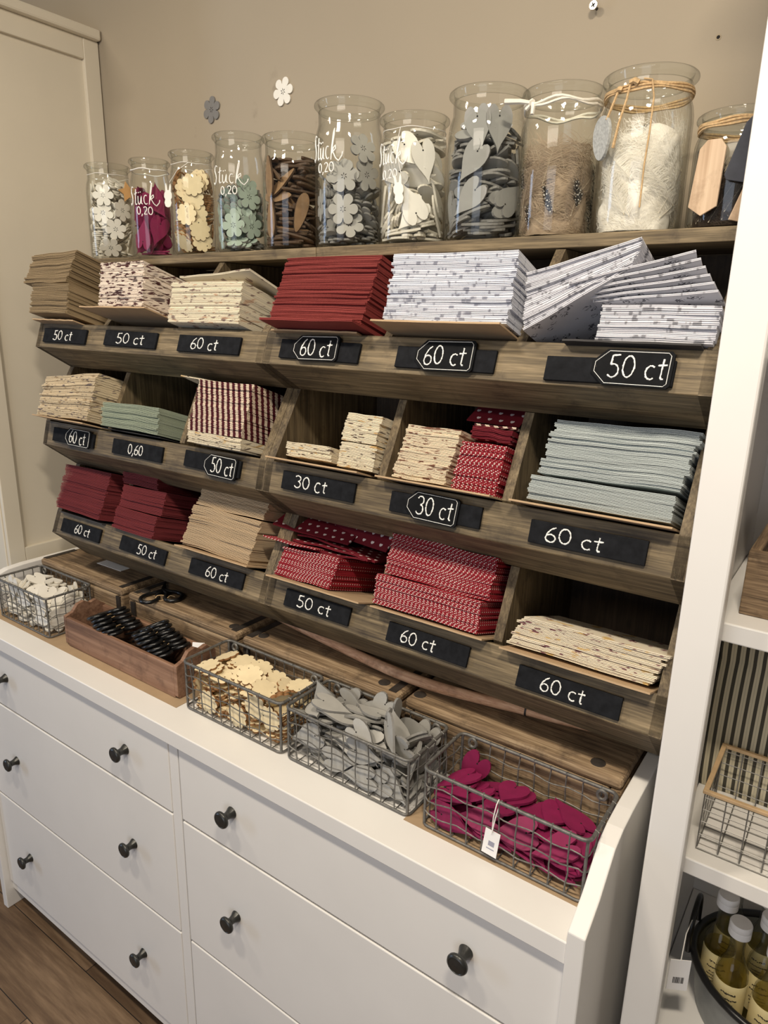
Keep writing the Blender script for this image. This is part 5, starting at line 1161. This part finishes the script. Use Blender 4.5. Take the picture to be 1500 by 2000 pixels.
# ------------------------------------------------------------------ wire baskets
def basket(x0, x1, label, y0=.060, y1=.188, z0=.9625, z1=1.070, seed=1):
    rng = random.Random(seed); t = thing('wire_basket', label, 'wire basket', ((x0+x1)/2, (y0+y1)/2, z0))
    W = M['wire']; c = .012
    def loop(z, ins=0.0, k=4):
        pts = []
        for cx, cy, a0 in ((x1-c, y0+c, -90), (x1-c, y1-c, 0), (x0+c, y1-c, 90), (x0+c, y0+c, 180)):
            for i in range(k+1):
                a = math.radians(a0+90*i/k); pts.append((cx+(c-ins)*math.cos(a), cy+(c-ins)*math.sin(a), z))
        return pts
    part('rim', MB().tube(loop(z1), .0031, 8, True), W, t, smooth=50)
    part('base_frame', MB().tube(loop(z0+.0024, .0005), .0022, 8, True), W, t, smooth=50)
    for cx, cy in ((x0+.004, y0+.004), (x1-.004, y0+.004), (x1-.004, y1-.004), (x0+.004, y1-.004)):
        part('corner_post', MB().tube([(cx, cy, z0+.003), (cx, cy, z1)], .0026, 8), W, t, smooth=50)
    mb = MB(); nx = 9; ny = 4
    def wav(): return rng.uniform(-.0016, .0016)
    for i in range(1, nx+1):
        x = x0+(x1-x0)*i/(nx+1)
        for y, sg in ((y0+.0005, -1), (y1-.0005, 1)):
            p = [(x+wav(), y-sg*.0018, z1+.003), (x+wav()*.3, y+sg*.0040, z1+.001), (x+wav(), y+sg*.0026, z1-.008)]
            for q in range(1, 5): p.append((x+wav(), y+sg*.0008, z1-.008-(z1-.011-z0)*q/5))
            p.append((x+wav(), y, z0+.002)); mb.tube(p, .00125, 5)
        mb.tube([(x, y0+.001, z0+.0018), (x, y1-.001, z0+.0018)], .0011, 5)
    for i in range(1, ny+1):
        y = y0+(y1-y0)*i/(ny+1)
        for x, sg in ((x0+.0005, -1), (x1-.0005, 1)):
            p = [(x-sg*.0018, y+wav(), z1+.003), (x+sg*.0040, y, z1+.001), (x+sg*.0026, y+wav(), z1-.008)]
            for q in range(1, 5): p.append((x+sg*.0008, y+wav(), z1-.008-(z1-.011-z0)*q/5))
            p.append((x, y+wav(), z0+.002)); mb.tube(p, .00125, 5)
    for k in range(1, 4):
        z = z0+(z1-z0)*k/4; pts = loop(z); out = []
        n = len(pts)
        for i in range(n):
            a, b = Vector(pts[i]), Vector(pts[(i+1) % n]); m = max(1, int((b-a).length/.013))
            for q in range(m): out.append(a+(b-a)*q/m)
        out = [(p.x, p.y, p.z+.0026*math.sin(i*1.15+k)+wav()*.5) for i, p in enumerate(out)]
        mb.tube(out, .00115, 5, True)
    part('wire_mesh', mb, W, t, smooth=50)
    for ex in (x0+.024, x1-.024):
        pts = [(ex+.007*math.cos(a*math.pi/6), y1-.004, z1-.010+.008*math.sin(a*math.pi/6)) for a in range(12)]
        part('eyelet', MB().tube(pts, .0028, 6, True), W, t, 'round hanging eyelet at the back', smooth=50)
basket(-.808, -.560, 'wire basket heaped with white wooden hearts at the left end', seed=1)
basket(-.030, .250, 'wire basket heaped with pale plywood flowers', seed=2)
basket(.262, .540, 'wire basket heaped with light grey wooden hearts', seed=3)
basket(.566, .842, 'wire basket half full of magenta wooden hearts at the right end', seed=4)
pile('b1', (-.684, .124, .9665), 'white_chip', 'white_edge', 'wooden_heart', 'white wooden heart in the wire basket at the left end', 'wooden heart', 'white hearts in the basket')
pile('b3', (.110, .124, .9665), 'natural_chip', 'burnt_edge', 'wooden_flower', 'pale plywood flower in the wire basket', 'wooden flower', 'plywood flowers in the basket')
pile('b4', (.401, .124, .9665), 'light_grey_chip', 'grey_edge', 'wooden_heart', 'light grey wooden heart in the wire basket', 'wooden heart', 'light grey hearts in the basket')
pile('b5', (.704, .124, .9665), 'magenta_chip', 'magenta_chip', 'wooden_heart', 'magenta wooden heart in the wire basket at the right end', 'wooden heart', 'magenta hearts in the basket')
for nm_, (mb_, mats_) in REST.items():
    solo(nm_+'s', mb_, mats_, 'small '+nm_.replace('_', ' ')+'s showing least in the jars and baskets', nm_.replace('_', ' ')+'s', (0, 0, 0), kind='stuff')
ht = thing('price_label', 'small white price label hanging by a string on the magenta basket', 'label', (.696, .052, 1.0))
Mt = Matrix.Translation((.696, .0535, .999)) @ Matrix.Rotation(math.radians(-6), 4, 'X') @ Matrix.Rotation(math.radians(4), 4, 'Y')
part('card', MB().box(-.0125, .0125, -.0005, .0005, -.022, .020, Mt), M['white_paper'], ht)
part('print', MB().box(-.004, .006, -.0008, -.0005, -.006, .002, Mt).box(-.006, .007, -.0008, -.0005, -.012, -.0105, Mt), M['faint_ink'], ht, 'pale printed lines')
part('string', MB().tube([(.696, .0545, 1.016), (.697, .0535, 1.045), (.700, .0550, 1.068), (.701, .060, 1.0742), (.702, .0650, 1.068), (.700, .0545, 1.045), (.6965, .0528, 1.016)], .0009, 5), M['white_string'], ht, smooth=60)

# ------------------------------------------------------------------ scissors tray
def tray():
    x0, x1, y0, y1, z0 = -.500, -.066, .070, .180, .9617
    t = thing('wooden_tray', 'long reddish brown wooden tray full of black scissors', 'tray', ((x0+x1)/2, .125, z0))
    part('front_board', MB().box(x0+.011, x1-.011, y0, y0+.010, z0, 1.038), M['tray'], t, bevel=.002)
    part('back_board', MB().box(x0+.011, x1-.011, y1-.010, y1, z0, 1.038), M['tray'], t, bevel=.002)
    part('bottom_board', MB().box(x0+.011, x1-.011, y0+.0105, y1-.0105, z0, z0+.008), M['tray_dark'], t)
    prof = [(y0, z0+.006), (y0+.006, z0), (y1-.006, z0), (y1, z0+.006), (y1, 1.040), (.168, 1.048), (.155, 1.060), (.138, 1.056), (.122, 1.066), (.104, 1.062), (.090, 1.046), (y0, 1.040)]
    part('end_board', MB().yz(prof, x0, x0+.0108), M['tray'], t, bevel=.001)
    part('end_board', MB().yz(prof, x1-.0108, x1), M['tray'], t, bevel=.001)
tray()
def scissors_proto():
    t = thing('scissors', 'black bow-handled scissors lying open-handled on the timber crate', 'scissors', (0, 0, 0))
    def ease(pts): return [tuple(q) for q in smooth_path(pts, [0]*len(pts), 4)[0]]
    for s in (-1, 1):
        z = .0035 if s > 0 else .0028
        lp = [(-.002*s, .004, z), (.005*s, -.012, z), (.012*s, -.026, z), (.008*s, -.044, z), (.012*s, -.062, z), (.026*s, -.072, z), (.042*s, -.066, z), (.050*s, -.048, z), (.044*s, -.028, z), (.028*s, -.014, z), (.012*s, -.006, z), (.002*s, .004, z)]
        part('handle', MB().tube(ease(lp), .0050, 8), M['black_enamel'], t, smooth=60)
        bl = [(-.007*s, -.004), (.006*s, -.004), (.0055*s, .020), (.001*s, .060), (-.001*s, .060), (-.004*s, .020)]
        part('blade', MB().prism(bl, .0012 if s > 0 else .0036, .0034 if s > 0 else .0058), M['black_enamel'], t, bevel=.0005)
    part('pivot_screw', MB().lathe([(.0, .0008), (.004, .0008), (.004, .0068), (.003, .0076), (.0, .0078)], 16), M['gunmetal'], t, smooth=40)
    part('twine_tie', MB().tube(ease([(.010, -.040, .003), (.002, -.044, .0085), (-.010, -.046, .0085), (-.013, -.052, .003), (-.002, -.056, -.001), (.012, -.052, .002), (.022, -.050, .0085), (.034, -.058, .008)]), .0011, 5), M['twine'], t, 'jute twine tie', smooth=60)
    return t
sp = scissors_proto()
def pose(x, y, z, rz, ry=0, rx=0, s=1.0): return Matrix.Translation((x, y, z)) @ Matrix.Rotation(math.radians(rz), 4, 'Z') @ Matrix.Rotation(math.radians(rx), 4, 'X') @ Matrix.Rotation(math.radians(ry), 4, 'Y') @ Matrix.Scale(s, 4)
sp.matrix_world = pose(-.338, .250, 1.0872, 47, 0, 0)
k = 0
for gi, (xs, nn, lab, grp) in enumerate(((-.428, 6, 'black bow-handled scissors in the left bundle in the wooden tray', 'left bundle of scissors'), (-.268, 7, 'black bow-handled scissors in the right bundle in the wooden tray', 'right bundle of scissors'))):
    for i in range(nn):
        c = inst(sp, pose(xs+.0125*i, .124+.0015*math.sin(i*2.1+gi), 1.040-.0056*i+(.002 if gi else .0), 90+2.0*math.sin(i*1.7+gi)+(5 if gi else -5), 0, -23-.8*math.sin(i*1.3), .90), lab, grp)
        if i % 3 != 1:
            for ch in list(c.children):
                if ch.name.startswith('twine_tie'): bpy.data.objects.remove(ch)
tgs = MB().box(-.014, .014, -.0006, .0006, -.012, .014, Matrix.Translation((-.090, .150, 1.044)) @ Matrix.Rotation(.5, 4, 'Z') @ Matrix.Rotation(-.4, 4, 'X'))
solo('paper_label', tgs, M['white_paper'], 'small pale paper label at the right end of the scissors tray', 'label', (-.090, .150, 1.044))

# ------------------------------------------------------------------ things in the white bookcase
def shelf_crate():
    x0, x1, y0, y1, z = .958, 1.34, .222, .50, SZ[0]+.0005
    t = thing('wooden_box', 'rough brown wooden box on the upper bookcase shelf', 'box', ((x0+x1)/2, .36, z))
    part('front_board', MB().box(x0, x1, y0, y0+.014, z, z+.090), M['crate_x'], t, bevel=.002)
    part('back_board', MB().box(x0, x1, y1-.014, y1, z, z+.090), M['crate_x'], t, bevel=.002)
    for a in (x0, x1-.014): part('end_board', MB().box(a, a+.014, y0+.0145, y1-.0145, z, z+.090), M['crate_y'], t, bevel=.002)
    part('bottom_board', MB().box(x0+.0145, x1-.0145, y0+.0145, y1-.0145, z, z+.01), M['crate_x'], t)
    Mp = Matrix.Translation((1.02, .255, z+.011)) @ Matrix.Rotation(math.radians(32), 4, 'Y')
    u = thing('wooden_board', 'brown wooden board leaning inside the rough box on the bookcase', 'board', (1.02, .255, z+.011))
    part('plank', MB().box(-.012, .030, 0, .014, .012, .185, Mp), M['crate_y'], u, bevel=.002)
shelf_crate()
def stripe_mat():
    g = G('cream_grey_ticking_stripes'); v = g.coord(); x = g.n('SeparateXYZ', i_0=v).outputs[0]
    u = g.math('FRACT', g.math('DIVIDE', x, .0125)); k = g.math('LESS_THAN', u, .42)
    th = g.math('LESS_THAN', g.math('ABSOLUTE', g.math('SUBTRACT', u, .70)), .03)
    col = g.mix(k, lin((206, 196, 168)), lin((78, 74, 64)))
    col = g.mix(g.math('MULTIPLY', th, .4), col, lin((120, 114, 100)))
    return g.done(col, .9, g.noise(v, 500, 2), .1, spec=.2)
def fabric():
    mb = MB(); nx, nz = 60, 26; x0, x1, z0, z1 = .927, 1.50, SZ[1]+.001, SZ[1]+.325
    for side in (0, 1):
        for i in range(nx+1):
            for j in range(nz+1):
                f = j/nz; x = x0+(x1-x0)*i/nx
                zz = z0+(z1-z0)*f
                puff = .018*math.sin(math.pi*min(1, f/.72))**.6 if f < .72 else .010*math.sin(math.pi*(f-.72)/.28)
                fold = .004*math.sin(x*140+f*3)*(1 if f > .70 else .2)
                y = .372-puff-fold if side == 0 else .440+puff*.6
                mb.v.append((x, y, zz))
    k = (nx+1)*(nz+1)
    for i in range(nx):
        for j in range(nz):
            a, b, c, d = i*(nz+1)+j, (i+1)*(nz+1)+j, (i+1)*(nz+1)+j+1, i*(nz+1)+j+1
            mb.f += [[a, b, c, d], [k+d, k+c, k+b, k+a]]; mb.mi += [0, 0]
        for j, fl in ((0, 1), (nz, 0)):
            a, b = i*(nz+1)+j, (i+1)*(nz+1)+j
            mb.f.append([a, k+a, k+b, b] if fl else [a, b, k+b, k+a]); mb.mi.append(0)
    for j in range(nz):
        for i, fl in ((0, 0), (nx, 1)):
            a, b = i*(nz+1)+j, i*(nz+1)+j+1
            mb.f.append([a, b, k+b, k+a] if fl else [a, k+a, k+b, b]); mb.mi.append(0)
    solo('striped_cushion', mb, stripe_mat(), 'cream and grey striped ticking cushion standing behind the wire tray', 'cushion', (1.2, .42, SZ[1]), smooth=60)
fabric()
def wire_tray():
    x0, x1, y0, y1, z0, z1 = .957, 1.36, .205, .345, SZ[1]+.002, SZ[1]+.098
    t = thing('wire_tray', 'thin silver wire tray with wooden rim on the bookcase shelf', 'wire basket', ((x0+x1)/2, .275, z0))
    W = plain('bright_thin_wire', (126, 124, 120), .4, .1, 80, metal=.5); Wd = M['crate_x']
    mb = MB()
    for i in range(15):
        x = x0+(x1-x0)*i/14; mb.tube([(x, y0, z1), (x, y0, z0), (x, y1, z0), (x, y1, z1)], .0010, 5)
    for i in range(6):
        y = y0+(y1-y0)*i/5; mb.tube([(x0, y, z1), (x0, y, z0+.001), (x1, y, z0+.001), (x1, y, z1)], .0010, 5)
    for k in range(5):
        z = z0+.002+(z1-z0)*k/4.4
        mb.tube([(x0, y0, z+.002*math.sin(k)), (x1, y0, z), (x1, y1, z), (x0, y1, z)], .0008, 5, True)
    part('wire_mesh', mb, W, t, smooth=50)
    pw = plain('pale_rim_wood', (196, 166, 126), .6, .1, 60)
    for a in ((x0-.003, x1+.003, y0-.004, y0+.003), (x0-.003, x1+.003, y1-.003, y1+.004)): part('wooden_rim', MB().box(*a, z1, z1+.0055), pw, t, 'pale wooden rim strip', bevel=.001)
    for a in ((x0-.003, x0+.004, y0+.0035, y1-.0035), (x1-.004, x1+.003, y0+.0035, y1-.0035)): part('wooden_rim', MB().box(*a, z1, z1+.0055), pw, t, 'pale wooden rim strip', bevel=.001)
wire_tray()
def tub():
    cx, cy, a, b, z0, z1 = 1.122, .332, .158, .134, SZ[2]+.0005, .752
    t = thing('metal_tub', 'oval galvanised tub with black rim holding small bottles', 'tub', (cx, cy, z0))
    def ov(f, z, n=48): return [(cx+a*f*math.cos(2*math.pi*i/n), cy+b*f*math.sin(2*math.pi*i/n), z) for i in range(n)]
    mb = MB(); rings = [ov(.90, z0), ov(.93, z0+.02), ov(1.0, z1), ov(.985, z1), ov(.915, z0+.022), ov(.89, z0+.004)]
    n = 48
    for r_ in rings: mb.v += r_
    for j in range(5):
        for i in range(n): mb.f.append([j*n+i, j*n+(i+1) % n, (j+1)*n+(i+1) % n, (j+1)*n+i]); mb.mi.append(0)
    mb.f.append(list(range(n))[::-1]); mb.f.append(list(range(5*n, 6*n))); mb.mi += [0, 0]
    part('body', mb, plain('galvanised_sheet', (138, 140, 138), .5, .2, 18, metal=.4), t, smooth=50)
    part('rim', MB().tube(ov(.995, z1), .0065, 10, True), M['black_enamel'], t, 'thick black rim', smooth=60)
    hp = [(cx-a-.003, cy-.040, z1), (cx-a-.004, cy-.040, z1+.035), (cx-a-.004, cy-.024, z1+.062), (cx-a-.004, cy+.010, z1+.068), (cx-a-.004, cy+.035, z1+.050), (cx-a-.003, cy+.040, z1)]
    part('handle', MB().tube(smooth_path(hp, [0]*6, 5)[0], .0045, 8), M['black_enamel'], t, 'black bow handle', smooth=60)
tub()
def bottle(x, y, label, fill, first):
    z0 = SZ[2]+.0062
    t = thing('glass_bottle', label, 'bottle', (x, y, z0)); Mx = Matrix.Translation((x, y, z0)); k = .86
    o = [(.0, .0), (.021, .0), (.0245, .004), (.0245, .108), (.023, .120), (.017, .134), (.0125, .146), (.0115, .158), (.0115, .194), (.0098, .194), (.0098, .158), (.0152, .134), (.0215, .118), (.0226, .106), (.0226, .006), (.0, .005)]
    part('glass', MB().lathe(o, 32, Mx), M['glass'], t, smooth=60)
    lq = [(.0, .0056), (.0222, .0062), (.0222, .106), (.0210, .117), (.0148, .1335), (.0105, .147)]
    lq = [p for p in lq if p[1] <= fill]+[(0.0, fill)]
    part('liquid', MB().lathe(lq, 28, Mx), LIQ, t, 'pale yellow liquid', smooth=60)
    part('cap', MB().lathe([(.0, .186), (.0165, .186), (.0165, .196), (.0158, .197), (.0165, .198), (.0165, .206), (.0150, .2085), (.0, .2090)], 28, Mx), M['white_paper'], t, 'white screw cap', smooth=40)
    base = math.atan2(-.7754-y, 1.0645-x); mb = MB(); n = 20; r1 = .0249
    for i in range(n+1):
        an = base-1.35+2.7*i/n
        for z in (.034, .104):
            for r_ in (r1, r1+.0003): mb.v.append((x+r_*math.cos(an), y+r_*math.sin(an), z0+z))
    for i in range(n):
        a = i*4; b = a+4; mb.f += [[a+1, b+1, b+3, a+3], [a, a+2, b+2, b], [a, b, b+1, a+1], [a+2, a+3, b+3, b+2]]; mb.mi += [0]*4
    lb = part('paper_label', mb, LBL, t, 'cream paper label', smooth=60)
    ink = MB(); rng = random.Random(int(x*1000))
    for zz, w_, hh in ((.088, .42, .006), (.077, .55, .0035), (.068, .36, .0015), (.062, .50, .0015), (.056, .44, .0015), (.050, .40, .0015)):
        a = -w_
        while a < w_:
            da = rng.uniform(.03, .10); a1 = min(w_, a+da)
            ink.tube([(x+(r1+.0004)*math.cos(base+q), y+(r1+.0004)*math.sin(base+q), z0+zz+rng.uniform(-.3, .3)*hh) for q in (a, (a+a1)/2, a1)], min(.0009, hh*.35+.0002), 4); a = a1+.03
    part('label_print', ink, M['black_ink'], lb, 'dark printing on the label')
g_ = G('pale_yellow_liquid'); g_.t.nodes.remove(g_.b)
tr_ = g_.n('BsdfTransparent'); g_.set(tr_.inputs[0], (0.96, 0.93, 0.74)); df_ = g_.n('BsdfTranslucent'); g_.set(df_.inputs[0], lin((226, 206, 120)))
mx_ = g_.n('MixShader'); g_.set(mx_.inputs[0], .25); g_.t.links.new(tr_.outputs[0], mx_.inputs[1]); g_.t.links.new(df_.outputs[0], mx_.inputs[2]); g_.t.links.new(mx_.outputs[0], g_.out.inputs[0])
LIQ = g_.m; LBL = plain('cream_bottle_label', (232, 214, 158), .7, .05, 40)
for bx, by, lab, fl in ((1.030, .274, 'small bottle with white cap standing nearest in the tub', .125), (1.004, .322, 'small white-capped bottle at the left of the tub, behind the nearest one', .112),
    (1.012, .374, 'small bottle with white cap farthest back under the shelf edge', .116), (1.070, .316, 'small white-capped bottle just right of the nearest one', .105), (1.062, .368, 'small bottle with white cap at the back right of the tub', .11), (1.086, .262, 'small bottle with white cap at the right edge of the photo', .12)):
    bottle(bx, by, lab, fl, False)
bt = thing('barcode_tag', 'white barcode tag hanging between the bookcase stile and the tub', 'tag', (.964, .232, .775))
Mb = Matrix.Translation((.962, .212, .775)) @ Matrix.Rotation(math.radians(30), 4, 'Z')
part('card', MB().box(-.016, .016, -.0006, .0006, -.030, .030, Mb), M['white_paper'], bt)
bars = MB(); rng_ = random.Random(5); bx = -.008
while bx < .009:
    wv = rng_.choice((.0004, .0008, .0012)); bars.box(bx, bx+wv, -.0009, -.0006, -.016, -.004, Mb); bx += wv+rng_.choice((.0005, .0009))
part('barcode', bars, M['black_ink'], bt, 'small black barcode')
part('string', MB().tube([(.962, .212, .805), (.959, .250, .822), (.960, .292, .815)], .0008, 5), M['white_string'], bt)
